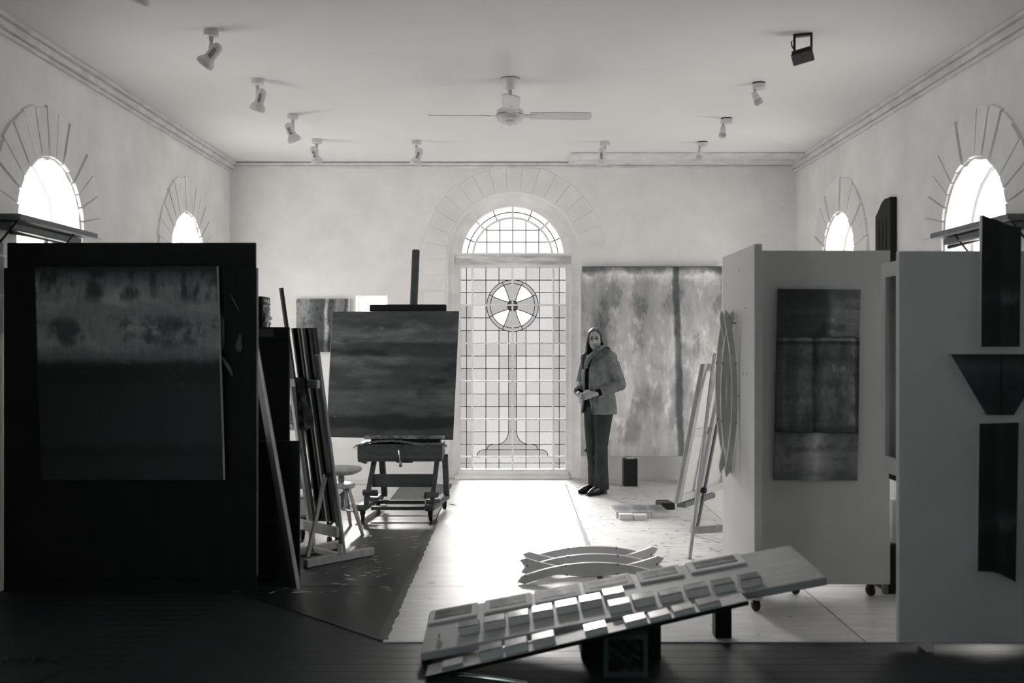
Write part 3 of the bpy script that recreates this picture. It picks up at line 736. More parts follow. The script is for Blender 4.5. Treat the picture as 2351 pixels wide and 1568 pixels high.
# ------------------------------------------------------------------ paintings on the back wall
PT_swirl = paint('swirling_ochre_paint', [(0, 0.30), (0.12, 0.30), (0.3, 0.40), (1, 0.46)], [(0, 1.25), (0.22, 1.2), (0.36, 0.7), (0.52, 0.62), (0.565, 1.6), (0.60, 1.5), (0.63, 0.62), (0.70, 0.66), (0.76, 1.15), (0.9, 1.0), (0.93, 0.5), (1, 1.5)],
                 0.1, 0.10, 1.7, (1, 1, 1), 0.26, 9, (1, 1, 1), 0.6, 0.25, blot=[(9, (1, 1, 1), 0.52, 0.62, 0.62, 0.45, 1.0), (2.2, (1, 1, 0.8), 0.5, 0.58, 0.62, 0.0, 0.55)])
t = thing('painting', 'small square painting with swirling pale shapes on the back wall left of the door', 'painting', P(741, 808, 10.86))
B('canvas', PT_swirl, t, lambda bm: slab4(bm, P(680, 808, 10.84), P(799, 808, 10.84), P(799, 686, 10.84), P(680, 686, 10.84), 0.035))
B('pale_edge', M_matcard, t, lambda bm: slab4(bm, P(799.3, 808, 10.845), P(802, 808, 10.845), P(802, 686.5, 10.845), P(799.3, 686.5, 10.845), 0.03))

PT_big = paint('streaked_grey_abstract_paint', [(0, 0.72), (0.10, 0.78), (0.35, 0.79), (0.60, 0.76), (0.80, 0.66), (0.90, 0.70), (0.955, 0.88), (0.985, 0.5), (1, 0.42)],
               [(0.0, 0.88), (0.06, 1.0), (0.10, 0.92), (0.17, 0.84), (0.21, 1.03), (0.36, 1.0), (0.44, 0.9), (0.50, 0.9), (0.58, 0.98), (0.645, 1.0), (0.662, 0.58), (0.69, 0.55), (0.705, 1.02), (0.86, 1.06), (1, 0.92)],
               0.06, 0.018, 3.0, (2.2, 1, 3.0), 0.16, 2.6, (4.0, 1, 1.2), 0.55, 0.25,
               blot=[(2.2, (2.2, 1, 1.0), 0.52, 0.64, 0.74, 0.08, 0.93), (6.0, (3, 1, 1.5), 0.56, 0.66, 1.14, 0.05, 0.9), (3.2, (2.6, 1, 1.3), 0.55, 0.62, 0.80, 0.55, 0.95)])
t = thing('painting', 'huge pale streaked abstract painting leaning on the back wall behind the person', 'painting', P(1497, 1047, 10.5))
B('canvas', PT_big, t, lambda bm: slab4(bm, P(1334, 1047, 10.42), P(1652, 1047, 10.42), P(1658, 613, 10.80), P(1337, 613, 10.80), 0.035))
B('top_edge', M_ink, t, lambda bm: slab4(bm, P(1337, 612.8, 10.803), P(1658, 612.8, 10.803), P(1658, 611.8, 10.803), P(1337, 611.8, 10.803), 0.03))
ztopb = P(0, 1047, 10.42).z
for i, (ua, ub, Yb, lab) in enumerate(((1432, 1464, 10.38, 'black wooden block under the huge pale painting near the person'), (1600, 1640, 10.40, 'black wooden block under the huge pale painting behind the leaning canvas'))):
    t = thing('support_block', lab, 'block', (P((ua+ub)/2, 0, Yb).x, Yb+0.1, 0), 'blocks under the huge painting')
    xa_, xb_ = P(ua, 0, Yb).x, P(ub, 0, Yb).x
    B('block_body', M_ink, t, lambda bm: box2(bm, xa_, xb_, Yb, Yb+0.15, h+0.001, ztopb-0.03, 0.003))
    B('shim', M_pine, t, lambda bm: box2(bm, xa_+0.03, xb_-0.03, Yb+0.01, Yb+0.14, ztopb-0.029, ztopb-0.004, 0.002))

# ------------------------------------------------------------------ large crank easel with its painting
EY = 8.36
le = thing('crank_easel', 'large dark oak crank easel on castors holding the dark grey painting', 'easel', (-1.0, 8.6, 0))
S = 272.5
def LX(u): return (u-U0)*8.4/F
feetL = (V((-1.285, 8.36, 0)), V((-1.215, 9.0, 0))); feetR = (V((-0.715, 8.36, 0)), V((-0.62, 9.02, 0)))
for fa, fb in (feetL, feetR):
    B('foot', M_oak, le, lambda bm: bar(bm, fa+V((0, 0, 0.115)), fb+V((0, 0, 0.115)), 0.085, 0.055, V((0, 0, 1)), 0.012))
    for q in (fa.lerp(fb, 0.09), fa.lerp(fb, 0.93)):
        w_ = B('castor', M_rubber, le, lambda bm: lathe(bm, [(0.028, -0.014), (0.033, -0.01), (0.033, 0.01), (0.028, 0.014)], q+V((0, 0, h+0.033)), (1, 0.3, 0), 16), True)
        B('fork', M_ink, w_, lambda bm: box2(bm, q.x-0.02, q.x+0.02, q.y-0.02, q.y+0.02, h+0.045, 0.088, 0.003))
def leg(p, q, w1=0.04, w2=0.05): B('leg', M_oak, le, lambda bm: bar(bm, p, q, w1, w2, V((0, 1, 0)), 0.003))
leg((-1.255, 8.44, 0.14), (-1.19, 8.52, 0.52)); leg((-0.695, 8.44, 0.14), (-0.655, 8.52, 0.52))
leg((-1.16, 8.93, 0.14), (-1.15, 8.66, 0.52), 0.05, 0.05); leg((-0.605, 8.95, 0.14), (-0.60, 8.66, 0.52), 0.05, 0.05)
B('cross_board', M_oak, le, lambda bm: box2(bm, -1.205, -0.68, 8.475, 8.495, 0.275, 0.385, 0.003))
B('cross_rail', M_oak, le, lambda bm: box2(bm, -1.21, -0.70, 8.42, 8.45, 0.088, 0.12, 0.003))
B('cross_rail', M_oak, le, lambda bm: box2(bm, -1.19, -0.66, 8.74, 8.77, 0.088, 0.12, 0.003))
# tray box
B('tray_box', M_oak, le, lambda bm: box2(bm, -1.325, -0.605, 8.42, 8.74, 0.515, 0.645, 0.006))
B('tray_lip', M_oak, le, lambda bm: box2(bm, -1.32, -0.61, 8.415, 8.73, 0.500, 0.5145, 0.002))
B('corner_bracket', M_oak, le, lambda bm: slab4(bm, V((-1.32, 8.418, 0.4995)), V((-1.25, 8.418, 0.478)), V((-1.24, 8.418, 0.4995)), V((-1.28, 8.418, 0.4998)), 0.03))
B('clamp_pad', M_ink, le, lambda bm: box2(bm, -1.0, -0.86, 8.45, 8.62, 0.485, 0.499, 0.005))
B('crank_handle', M_chrome, le, lambda bm: tube(bm, [(-0.97, 8.419, 0.60), (-0.97, 8.385, 0.60), (-0.955, 8.378, 0.49)], 0.006, 8), True)
B('crank_grip', M_beech, le, lambda bm: tube(bm, [(-0.955, 8.382, 0.492), (-0.95, 8.34, 0.475), (-0.95, 8.335, 0.468)], [0.010, 0.014, 0.012], 10), True)
B('canvas_ledge', M_rag, le, lambda bm: box2(bm, -1.275, -0.59, 8.47, 8.6, 0.685, 0.715, 0.004))
B('ledge_support', M_ink, le, lambda bm: box2(bm, -1.22, -0.63, 8.50, 8.66, 0.6465, 0.684, 0.003))
def fray(bm):
    rn = random.Random(8); n_ = 46; L = []
    for i in range(n_+1):
        s = i/n_; x = -1.36+0.79*s; z = 0.648+0.028*math.sin(max(0, min(1, (s-0.08)/0.6))*PI)*(s < 0.68)+rn.uniform(-0.003, 0.004)
        if s < 0.06: z -= 0.03*(1-s/0.06)
        if s > 0.95: z -= 0.02*(s-0.95)/0.05
        L.append([bm.verts.new((x, 8.407, z-0.008)), bm.verts.new((x, 8.406, z)), bm.verts.new((x, 8.50, z+0.003)), bm.verts.new((x, 8.50, z-0.004))])
    for a_, b_ in zip(L, L[1:]):
        for k_ in range(4): bm.faces.new((a_[k_], b_[k_], b_[(k_+1) % 4], a_[(k_+1) % 4]))
    bm.faces.new(L[0]); bm.faces.new(L[-1][::-1])
    for i in range(26):
        x = rn.uniform(-1.34, -0.6); d_ = rn.uniform(0.02, 0.07)
        tube(bm, [(x, 8.405, 0.648), (x+rn.uniform(-0.01, 0.01), 8.402, 0.648-d_*0.5), (x+rn.uniform(-0.03, 0.03), 8.403, 0.648-d_)], 0.0012, 5)
o = B('canvas_strip', M_fray, None, fray); tag(o, 'frayed canvas strip hanging over the tray of the large easel', 'canvas strip')
# foot clamps
def clampb(c, rz, tilt):
    R = Matrix.Rotation(rz, 3, 'Z') @ Matrix.Rotation(tilt, 3, 'X')
    B('foot_clamp', M_oak, le, lambda bm: (box(bm, c, (0.13, 0.03, 0.05), R, 0.004), box(bm, (c[0]+0.01, c[1]+0.03, c[2]-0.055), (0.11, 0.06, 0.035), Matrix.Rotation(rz, 3, 'Z'), 0.003)))
    B('clamp_screw', M_chrome, le, lambda bm: tube(bm, [(c[0]-0.05, c[1], c[2]-0.085), (c[0]-0.05, c[1], c[2]+0.03)], 0.006, 8))
clampb((-1.215, 8.42, 0.235), -0.15, 0.5); clampb((-0.70, 8.43, 0.215), 0.55, 0.4)
# mast and top clamp
B('mast', M_oak, le, lambda bm: (bar(bm, P(936, 1030, 8.72), P(955, 573, 8.96), 0.068, 0.03, V((0, 1, 0)), 0.01), lathe(bm, [(0.034, -0.015), (0.034, 0.015)], P(955, 573, 8.96), (0, 1, 0), 20)))
tc0 = P(849, 707, 8.74); tc1 = P(1025, 707, 8.74)
B('top_clamp', M_ink, le, lambda bm: bar(bm, tc0, tc1, 0.05, 0.06, V((0, 0, 1)), 0.006))
PT_easel = paint('dark_horizon_paint', [(0, 0.26), (0.08, 0.27), (0.11, 0.17), (0.17, 0.18), (0.20, 0.29), (0.36, 0.33), (0.40, 0.25), (0.56, 0.26), (0.62, 0.31), (0.66, 0.23), (0.74, 0.25), (0.76, 0.37), (0.84, 0.35), (0.90, 0.26), (1.0, 0.29)],
                 [(0, 1.05), (0.5, 1.0), (1, 0.95)], 0.05, 0.05, 2.2, (1.2, 1, 2.0), 0.26, 3.5, (1.0, 1, 4.5), 0.45, 0.3,
                 blot=[(3.0, (0.8, 1, 2.5), 0.50, 0.62, 1.35, 0.30, 0.95), (12.0, (1, 1, 1.3), 0.62, 0.72, 1.5, 0.80, 0.90), (2.6, (1, 1, 2.2), 0.55, 0.66, 0.72, 0.2, 0.8)])
t = thing('painting', 'square dark grey painting with horizontal bands on the large crank easel', 'painting', P(900, 1006, 8.5))
B('canvas', PT_easel, t, lambda bm: slab4(bm, P(750, 1003, 8.50), P(1040, 1010, 8.50), P(1054, 714, 8.66), P(764, 715.5, 8.66), 0.022))
B('stretcher_edge', M_rawedge, t, lambda bm: slab4(bm, P(748.6, 1003, 8.506), P(749.7, 1003, 8.506), P(763.7, 716, 8.666), P(762.6, 716, 8.666), 0.018))

# ------------------------------------------------------------------ ceiling fan
fx, fy = P(1171, 0, 7.43).x, 7.43
fan = thing('ceiling_fan', 'white four-blade ceiling fan hanging in the middle of the ceiling', 'fan', (fx, fy, ZC))
B('canopy', M_enamel, fan, lambda bm: lathe(bm, [(0.072, -0.001), (0.072, -0.012), (0.062, -0.035), (0.042, -0.075), (0.03, -0.08)], (fx, fy, ZC), (0, 0, 1), 28), True)
B('canopy_gap', M_slot, fan, lambda bm: lathe(bm, [(0.073, -0.0008), (0.073, -0.0045)], (fx, fy, ZC), (0, 0, 1), 28))
B('rod', M_enamel, fan, lambda bm: tube(bm, [(fx, fy, ZC-0.08), (fx, fy, ZC-0.26)], 0.0135, 14), True)
zb = 3.19
B('motor', M_enamel, fan, lambda bm: lathe(bm, [(0.03, 0.075), (0.06, 0.07), (0.098, 0.045), (0.10, 0.015), (0.102, 0.012), (0.102, -0.012), (0.094, -0.03), (0.07, -0.036), (0.062, -0.052), (0.02, -0.058), (0.008, -0.066)], (fx, fy, zb), (0, 0, 1), 36), True)
B('motor_seam', M_slot, fan, lambda bm: lathe(bm, [(0.1025, 0.0095), (0.1025, 0.013)], (fx, fy, zb), (0, 0, 1), 36))
for k_ in range(4):
    R = Matrix.Translation((fx, fy, zb+0.012)) @ Matrix.Rotation(PI/2*k_+0.02, 4, 'Z') @ Matrix.Rotation(math.radians(-11), 4, 'X')
    def bl(bm):
        pts_ = [(0.15, -0.055), (0.40, -0.066), (0.57, -0.066), (0.60, -0.05), (0.612, -0.02), (0.61, 0.04), (0.60, 0.06), (0.57, 0.066), (0.40, 0.066), (0.15, 0.055)]
        sheet(bm, pts_, [], lambda a_, b_, tt: R @ V((a_, b_, tt-0.003-0.02*(b_/0.066)**2*0.3)), 0.006)
    bl_o = B('blade', M_enamel, fan, bl)
    B('blade_iron', M_enamel, bl_o, lambda bm: sheet(bm, [(0.07, -0.02), (0.2, -0.035), (0.2, 0.035), (0.07, 0.02)], [], lambda a_, b_, tt: R @ V((a_, b_, tt-0.010)), 0.005))

# ------------------------------------------------------------------ ceiling spotlights
def spot_white(px, py, d, label):
    b0 = V((px, py, ZC)); d = V(d).normalized()
    t = thing('ceiling_spotlight', label, 'spotlight', b0, 'white reflector spotlights on the ceiling')
    B('base', M_enamel, t, lambda bm: lathe(bm, [(0.046, -0.001), (0.048, -0.004), (0.048, -0.038), (0.044, -0.042), (0.01, -0.043)], b0, (0, 0, 1), 24), True)
    B('stem', M_enamel, t, lambda bm: tube(bm, [b0+V((0, 0, -0.043)), b0+V((0, 0, -0.07)), b0+V((0, 0, -0.105))], [0.015, 0.011, 0.014], 12), True)
    j = b0+V((0, 0, -0.112)); B('knuckle', M_enamel, t, lambda bm: lathe(bm, [(0.006, -0.016), (0.014, -0.01), (0.016, 0), (0.014, 0.01), (0.006, 0.016)], j, (1, 0, 0), 14), True)
    side = V((d.z, 0, -d.x)).normalized() if abs(d.x)+abs(d.z) > 0.01 else V((1, 0, 0))
    if side.z > 0: side = -side
    c0 = j+side*0.03-d*0.05
    B('reflector', M_enamel, t, lambda bm: lathe(bm, [(0.008, -0.004), (0.022, 0.001), (0.031, 0.012), (0.035, 0.03), (0.035, 0.10), (0.04, 0.112), (0.055, 0.13), (0.06, 0.15), (0.058, 0.163)], c0, d, 28), True)
    B('lamp_face', M_bulb, t, lambda bm: lathe(bm, [(0.054, 0.164), (0.04, 0.168), (0.001, 0.17)], c0, d, 28), True)
    tocam = (V((0, 0, CAMZ))-c0).normalized(); sd = (tocam-d*tocam.dot(d)).normalized(); cr = d.cross(sd)
    def slots(bm):
        for i in range(5):
            p = c0+d*(0.04+0.013*i)+sd*0.0345+cr*0.006; bar(bm, p-cr*0.012+d*0.003, p+cr*0.012-d*0.003, 0.0045, 0.004, sd)
    B('vent_slot', M_slot, t, slots)
for (px, py, d, lab) in ((-1.91, 5.08, (-0.4, 0.1, -0.9), 'white reflector spotlight cut off by the top edge of the picture'),
        (-1.91, 6.28, (-0.62, 0.1, -0.75), 'largest white reflector spotlight, nearest on the left of the ceiling'),
        (-1.92, 7.45, (-0.33, 0.2, -0.9), 'second white reflector spotlight from the front on the left of the ceiling'),
        (-1.91, 8.60, (0.35, 0.3, -0.9), 'third white reflector spotlight from the front, head tilted to the right'),
        (-1.91, 9.65, (0.22, 0.3, -0.9), 'farthest white reflector spotlight in the left row by the back cornice'),
        (-0.952, 9.71, (-0.38, 0.3, -0.9), 'white reflector spotlight above the left side of the arched door'),
        (0.893, 9.76, (0.03, 0.35, -0.9), 'white reflector spotlight hanging right of the fan above the pale painting')):
    spot_white(px, py, d, lab)
def spot_small(px, py, d, label):
    b0 = V((px, py, ZC)); d = V(d).normalized()
    t = thing('ceiling_spotlight', label, 'spotlight', b0, 'small lamp-holder spotlights on the right of the ceiling')
    B('base', M_enamel, t, lambda bm: lathe(bm, [(0.048, -0.010), (0.05, -0.012), (0.05, -0.045), (0.046, -0.048)], b0, (0, 0, 1), 24), True)
    B('base_gap', M_slot, t, lambda bm: lathe(bm, [(0.046, -0.0008), (0.046, -0.0098)], b0, (0, 0, 1), 24))
    j = b0+V((-0.03, 0, -0.048)); k2 = j+V((0, 0, -0.045))
    B('stem', M_chrome, t, lambda bm: tube(bm, [j, k2], 0.006, 10), True)
    c0 = k2-d*0.025
    B('lamp_holder', M_enamel, t, lambda bm: lathe(bm, [(0.018, 0), (0.022, 0.004), (0.022, 0.03), (0.026, 0.032), (0.026, 0.06), (0.03, 0.064)], c0, d, 20), True)
    B('lamp_bulb', M_bulb, t, lambda bm: lathe(bm, [(0.031, 0.0645), (0.033, 0.09), (0.03, 0.1), (0.018, 0.108), (0.002, 0.11)], c0, d, 20), True)
for (px, py, d, lab) in ((1.85, 9.76, (0, 0.2, -1), 'farthest small lamp-holder spotlight near the back cornice on the right'), (1.865, 8.74, (-0.08, 0.1, -1), 'middle small lamp-holder spotlight on the right of the ceiling'),
        (1.857, 7.55, (0.5, 0.2, -0.85), 'small lamp-holder spotlight next behind the black floodlight, tilted right')):
    spot_small(px, py, d, lab)
fl0 = V((1.846, 6.36, ZC))
t = thing('floodlight', 'black square floodlight on a bracket at the right of the ceiling', 'floodlight', fl0)
Rf = Matrix.Rotation(math.radians(-20), 3, 'Z')
def yoke(bm):
    for sx_ in (-1, 1): box(bm, fl0+Rf @ V((sx_*0.052, 0, -0.06)), (0.014, 0.035, 0.118), Rf)
    box(bm, fl0+V((0, 0, -0.008)), (0.118, 0.04, 0.014), Rf)
B('yoke', M_flood, t, yoke)
B('housing', M_flood, t, lambda bm: box(bm, fl0+V((0, 0.01, -0.13)), (0.125, 0.10, 0.03), Rf @ Matrix.Rotation(math.radians(-12), 3, 'Y') @ Matrix.Rotation(math.radians(-25), 3, 'X'), 0.006))
B('rim', M_flood, t, lambda bm: box(bm, fl0+V((0, 0.004, -0.148)), (0.135, 0.11, 0.01), Rf @ Matrix.Rotation(math.radians(-12), 3, 'Y') @ Matrix.Rotation(math.radians(-25), 3, 'X'), 0.003))
B('cable', M_flood, t, lambda bm: tube(bm, [fl0+V((-0.05, 0, -0.03)), fl0+V((-0.075, 0, -0.05)), fl0+V((-0.07, 0, -0.08)), fl0+V((-0.055, 0, -0.1))], 0.005, 8), True)
# ------------------------------------------------------------------ right: white display panels on castors
def castor(parent, x, y, r=0.033, m=M_rubber):
    w_ = B('castor', m, parent, lambda bm: lathe(bm, [(r*0.85, -0.013), (r, -0.009), (r, 0.009), (r*0.85, 0.013)], (x, y, h+r), (0.9, 0.35, 0), 16), True)
    B('fork', M_ink, w_, lambda bm: box2(bm, x-0.02, x+0.02, y-0.018, y+0.018, h+r+0.008, 0.074, 0.002))
t = thing('display_panel', 'white display panel on castors carrying the three-part grey painting', 'display panel', (1.8, 5.9, 0))
px0, px1 = 1.375, P(2041, 0, 5.89).x; ptz = P(0, 575, 5.87).z; ptz2 = P(0, 579, 5.92).z
B('board', M_panelw, t, lambda bm: box2(bm, px0, px1, 5.87, 5.91, 0.078, ptz, 0.003))
castor(t, px1-0.11, 5.89); castor(t, px0+0.3, 5.93)
for (u, v) in ((1884, 601), (1884, 631)):
    B('screw_hole', M_slot, t, lambda bm: lathe(bm, [(0.006, 0), (0.006, 0.001)], P(u, v, 5.8695), (0, -1, 0), 8))
t = thing('display_panel', 'white display panel seen end-on with curved ribs hanging on it', 'display panel', (1.345, 5.9, 0))
wx0, wx1 = 1.328, 1.372; wzt = P(0, 560, 5.5).z
B('board', M_panelw, t, lambda bm: box2(bm, wx0, wx1, 5.50, 6.34, 0.078, wzt, 0.003))
castor(t, 1.35, 5.56); castor(t, 1.35, 6.26)
for (u, v) in ((1711, 708), (1707, 858), (1715, 858), (1697, 621)):
    q = on_plane(u, v, V((wx0-0.0005, 0, 0)), V((1, 0, 0)))
    B('screw_hole', M_slot, t, lambda bm: lathe(bm, [(0.006, 0), (0.006, 0.001)], q, (-1, 0, 0), 8))
# three-part painting
t = thing('painting', 'three-part grey painting hung on the middle white display panel', 'painting', P(1877, 1103, 5.86))
PT_a = paint('charcoal_fading_paint', [(0, 0.420), (0.06, 0.473), (0.5, 0.473), (1, 0.385)], [(0, 0.62), (0.45, 0.65), (0.58, 0.72), (0.66, 1.25), (0.8, 1.15), (1, 1.2)], 0.1, 0.05, 3, (1, 1, 1), 0.14, 5, (1, 1, 1), 0.5, blot=[(3, (1, 1, 1), 0.5, 0.62, 0.75, 0.0, 0.6), (5, (1, 1, 1), 0.55, 0.66, 1.2, 0.1, 1.0)])
PT_b = paint('charcoal_gridded_paint', [(0, 0.280), (0.05, 0.350), (0.08, 0.455), (0.5, 0.473), (0.9, 0.438), (0.94, 0.245), (0.97, 0.595), (1, 0.315)], [(0, 0.7), (0.06, 0.8), (0.1, 1.05), (0.2, 0.8), (0.28, 1.1), (0.42, 1.05), (0.46, 0.6), (0.5, 0.85), (0.56, 1.08), (0.86, 1.05), (0.93, 1.3), (0.96, 0.7), (1, 0.6)], 0.02, 0.03, 5, (1, 1, 1), 0.2, 7, (1, 1, 1.2), 0.5, blot=[(3.5, (1.3, 1, 1), 0.5, 0.62, 0.72, 0.05, 0.95), (8, (1.5, 1, 1), 0.58, 0.66, 1.3, 0.1, 0.95)])
PT_c = paint('pale_glow_paint', [(0, 0.420), (0.3, 0.560), (0.9, 0.525), (1, 0.350)], [(0, 0.95), (0.3, 1.0), (0.42, 1.25), (0.5, 1.5), (0.58, 1.2), (0.7, 1.0), (1, 0.95)], 0.15, 0.06, 3.5, (1, 1, 1), 0.14, 5, (1, 1, 1), 0.5, blot=[(4, (1, 1, 1), 0.5, 0.62, 0.8, 0.1, 0.9)])
for m_, c in ((PT_a, ((1786, 772.5), (1973.5, 773), (1976, 665), (1788, 663))), (PT_b, ((1781, 992), (1971, 993), (1974, 774), (1785.5, 773.5))), (PT_c, ((1779, 1102), (1969, 1103.5), (1971, 994), (1780.8, 993)))):
    B('canvas_panel', m_, t, lambda bm: slab4(bm, *[P(u, v, 5.835) for u, v in c], 0.03))
B('hanger', M_matcard, t, lambda bm: box(bm, P(1884, 660, 5.862), (0.03, 0.008, 0.018)))

# curved ribs: alike laths, four hung on the panel, five crossed on the floor
def rib_mesh(L=0.86, sag=0.075, w_=0.05, th=0.026, n_=22):
    bm = new_bm(); prof = []
    for i in range(n_+1):
        s = -0.5+i/n_; y = sag*(1-4*s*s); prof.append((s*L, y))
    rows_ = []
    for i, (x, y) in enumerate(prof):
        taper = 1.0
        a_ = math.atan2(-8*sag*(x/L)/L, 1); nx, ny = -math.sin(a_), math.cos(a_)
        rows_.append([bm.verts.new((x+nx*w_/2*taper, y+ny*w_/2*taper, 0)), bm.verts.new((x-nx*w_/2*taper, y-ny*w_/2*taper, 0)), bm.verts.new((x-nx*w_/2*taper, y-ny*w_/2*taper, th)), bm.verts.new((x+nx*w_/2*taper, y+ny*w_/2*taper, th))])
    for a_, b_ in zip(rows_, rows_[1:]):
        for k_ in range(4): bm.faces.new((a_[k_], b_[k_], b_[(k_+1) % 4], a_[(k_+1) % 4]))
    # pointed, notched ends
    for r_, sg in ((rows_[0], -1), (rows_[-1], 1)):
        c = sum((v.co for v in r_), V())/4
        d = V((sg*0.035, (-sag*8*0.5/L)*0.035, 0)); lo = bm.verts.new(V((c.x, c.y, 0))+d); hi = bm.verts.new(V((c.x, c.y, th))+d)
        bm.faces.new((r_[0], r_[1], lo)); bm.faces.new((r_[3], hi, r_[2])); bm.faces.new((r_[1], r_[2], hi, lo)); bm.faces.new((r_[0], lo, hi, r_[3]))
    bmesh.ops.recalc_face_normals(bm, faces=bm.faces[:]); me = bpy.data.meshes.new('rib_body'); bm.to_mesh(me); bm.free(); me.materials.append(M_rib); return me
RIB = rib_mesh()
NOT = None
def rib(M, label, group):
    t = thing('curved_rib', label, 'curved rib', (0, 0, 0), group); t.matrix_basis = M
    for nm, me in (('rib_body', RIB),):
        o = bpy.data.objects.new(nm, me); COL.objects.link(o); o.parent = t
    for s in (-0.485, -0.19, 0.19, 0.485):
        y = 0.075*(1-4*s*s)
        o = B('notch', M_beech, t, lambda bm: box(bm, (s*0.86, y+0.022, 0.013), (0.012, 0.010, 0.030), Matrix.Rotation(math.atan2(-8*0.075*s/0.86, 1), 3, 'Z')), local=True)
    return t
def floorM(u0, v0, u1, v1, down, lift):
    a_ = FL(u0, v0, h); b_ = FL(u1, v1, h); x = (b_-a_).normalized(); yv = V((0, 0, -1 if down else 1)); zz = x.cross(yv)
    M = Matrix((x, yv, zz)).transposed().to_4x4(); M.translation = (a_+b_)/2+V((0, 0, 0.027+lift))
    return M
for (u0, v0, u1, v1, dn, lift, lab) in (
        (1205, 1340, 1508, 1333, False, 0.0, 'curved grey rib nearest the slanted boards in the floor pile'),
        (1208, 1318, 1510, 1312, False, 0.0, 'middle arched grey rib of the floor pile'),
        (1212, 1297, 1505, 1294, False, 0.0, 'farthest arched grey rib of the floor pile'),
        (1204, 1312, 1508, 1298, True, 0.075, 'grey rib with upturned ends lying in the back of the floor pile'),
        (1206, 1327, 1512, 1322, True, 0.075, 'grey rib with upturned ends lying in the front of the floor pile')):
    rib(floorM(u0, v0, u1, v1, dn, lift), lab, 'curved ribs piled on the floor')
def hangM(X0, Y0, Y1, out, z0=0.71, z1=1.70):
    a_ = V((X0, Y0, z1)); b_ = V((X0, Y1, z0)); x = (b_-a_).normalized(); yv = V((-1 if out else 1, 0, 0)); zz = x.cross(yv)
    M = Matrix((x, yv, zz)).transposed().to_4x4(); M.translation = (a_+b_)/2
    return M @ Matrix.Diagonal(((z1-z0)/0.93, 0.62, 0.8, 1))
for (X0, Y0, Y1, out, lab) in (
        (1.304, 6.16, 6.10, True, 'curved grey rib bowed out from the end-on panel, farthest back'),
        (1.262, 6.05, 6.08, False, 'curved grey rib hung on the end-on panel, bowed inwards at the back'),
        (1.304, 5.95, 6.00, True, 'curved grey rib bowed out from the end-on panel, in front'),
        (1.256, 5.90, 5.88, False, 'nearest curved grey rib on the end-on panel, bowed inwards')):
    t = rib(hangM(X0, Y0, Y1, out), lab, 'curved ribs hung on the end-on panel')
    zz_ = 1.62 if out else 1.19
    B('hanging_peg', M_beech, t, lambda bm: tube(bm, [(X0-0.018 if out else X0+0.045, Y0+(Y1-Y0)*(1.7-zz_)/0.99, zz_), (wx0+0.002, Y0+(Y1-Y0)*(1.7-zz_)/0.99, zz_)], 0.006, 8))
# near right panel with shaped dark paintings
rp_x0 = P(2064, 0, 4.86).x
t = thing('display_panel', 'large near white display panel at the right edge with shaped dark paintings', 'display panel', (2.4, 4.9, 0))
B('board', M_panelw, t, lambda bm: box2(bm, rp_x0, 3.05, 4.86, 4.90, 0.035, P(0, 576, 4.86).z, 0.004))
for x in (rp_x0+0.14, 2.8): B('foot', M_panelw, t, lambda bm: box2(bm, x-0.018, x+0.018, 4.83, 4.93, 0.001, 0.036, 0.002))
def shaped(pts_, label, m_, seam=None, Yf=4.825):
    cx_ = sum(p[0] for p in pts_)/len(pts_); cy_ = max(p[1] for p in pts_)
    t = thing('shaped_painting', label, 'painting', P(cx_, cy_, 4.85), 'shaped dark paintings on the near right panel')
    to = lambda a_, b_, tt: V(((a_-U0)*Yf/F, Yf+tt, CAMZ-(b_-V0)*Yf/F))
    bm = new_bm(); sheet(bm, pts_, [], to, 0.006); obj('painted_face', bm, m_, t)
    bm = new_bm(); sheet(bm, pts_, [], lambda a_, b_, tt: to(a_, b_, tt+0.0062), 0.028); obj('pale_side', bm, M_panelw, t)
    if seam: B('seam', M_slot, t, lambda bm: bar(bm, to(seam[0], seam[1], -0.001), to(seam[2], seam[3], -0.001), 0.004, 0.002, V((0, 1, 0))))
PT_sh1 = paint('black_blue_paint', [(0, 0.150), (0.3, 0.135), (0.36, 0.240), (0.5, 0.120), (1, 0.150)], [(0, 1), (0.4, 0.8), (0.55, 1.4), (1, 1)], 0.1, 0.05, 3, (2, 1, 1), 0.2, 5, (2, 1, 1), 0.45)
shaped([(2254, 796), (2341, 796), (2345, 521), (2332, 521), (2315, 516), (2300, 509), (2285, 504), (2268, 498), (2256, 493)], 'tall dark board with a dipped curved top rising above the near right panel', PT_sh1)
PT_sh2 = paint('dark_slate_paint', [(0, 0.210), (0.5, 0.225), (0.8, 0.300), (1, 0.195)], [(0, 1.1), (0.5, 0.9), (1, 1)], 0.15, 0.1, 2.5, (1, 1, 1), 0.15, 5, (1, 1, 1), 0.45)
shaped([(2183, 813), (2266, 953), (2328, 953), (2412, 813)], 'inverted dark trapezoid painting between the two tall dark boards', PT_sh2, (2298, 813, 2298, 953))
shaped([(2250, 973), (2246, 1312), (2262, 1312), (2278, 1313), (2295, 1318), (2312, 1326), (2332, 1336), (2339, 970)], 'lower dark board with a curved bottom edge on the near right panel', PT_sh1)
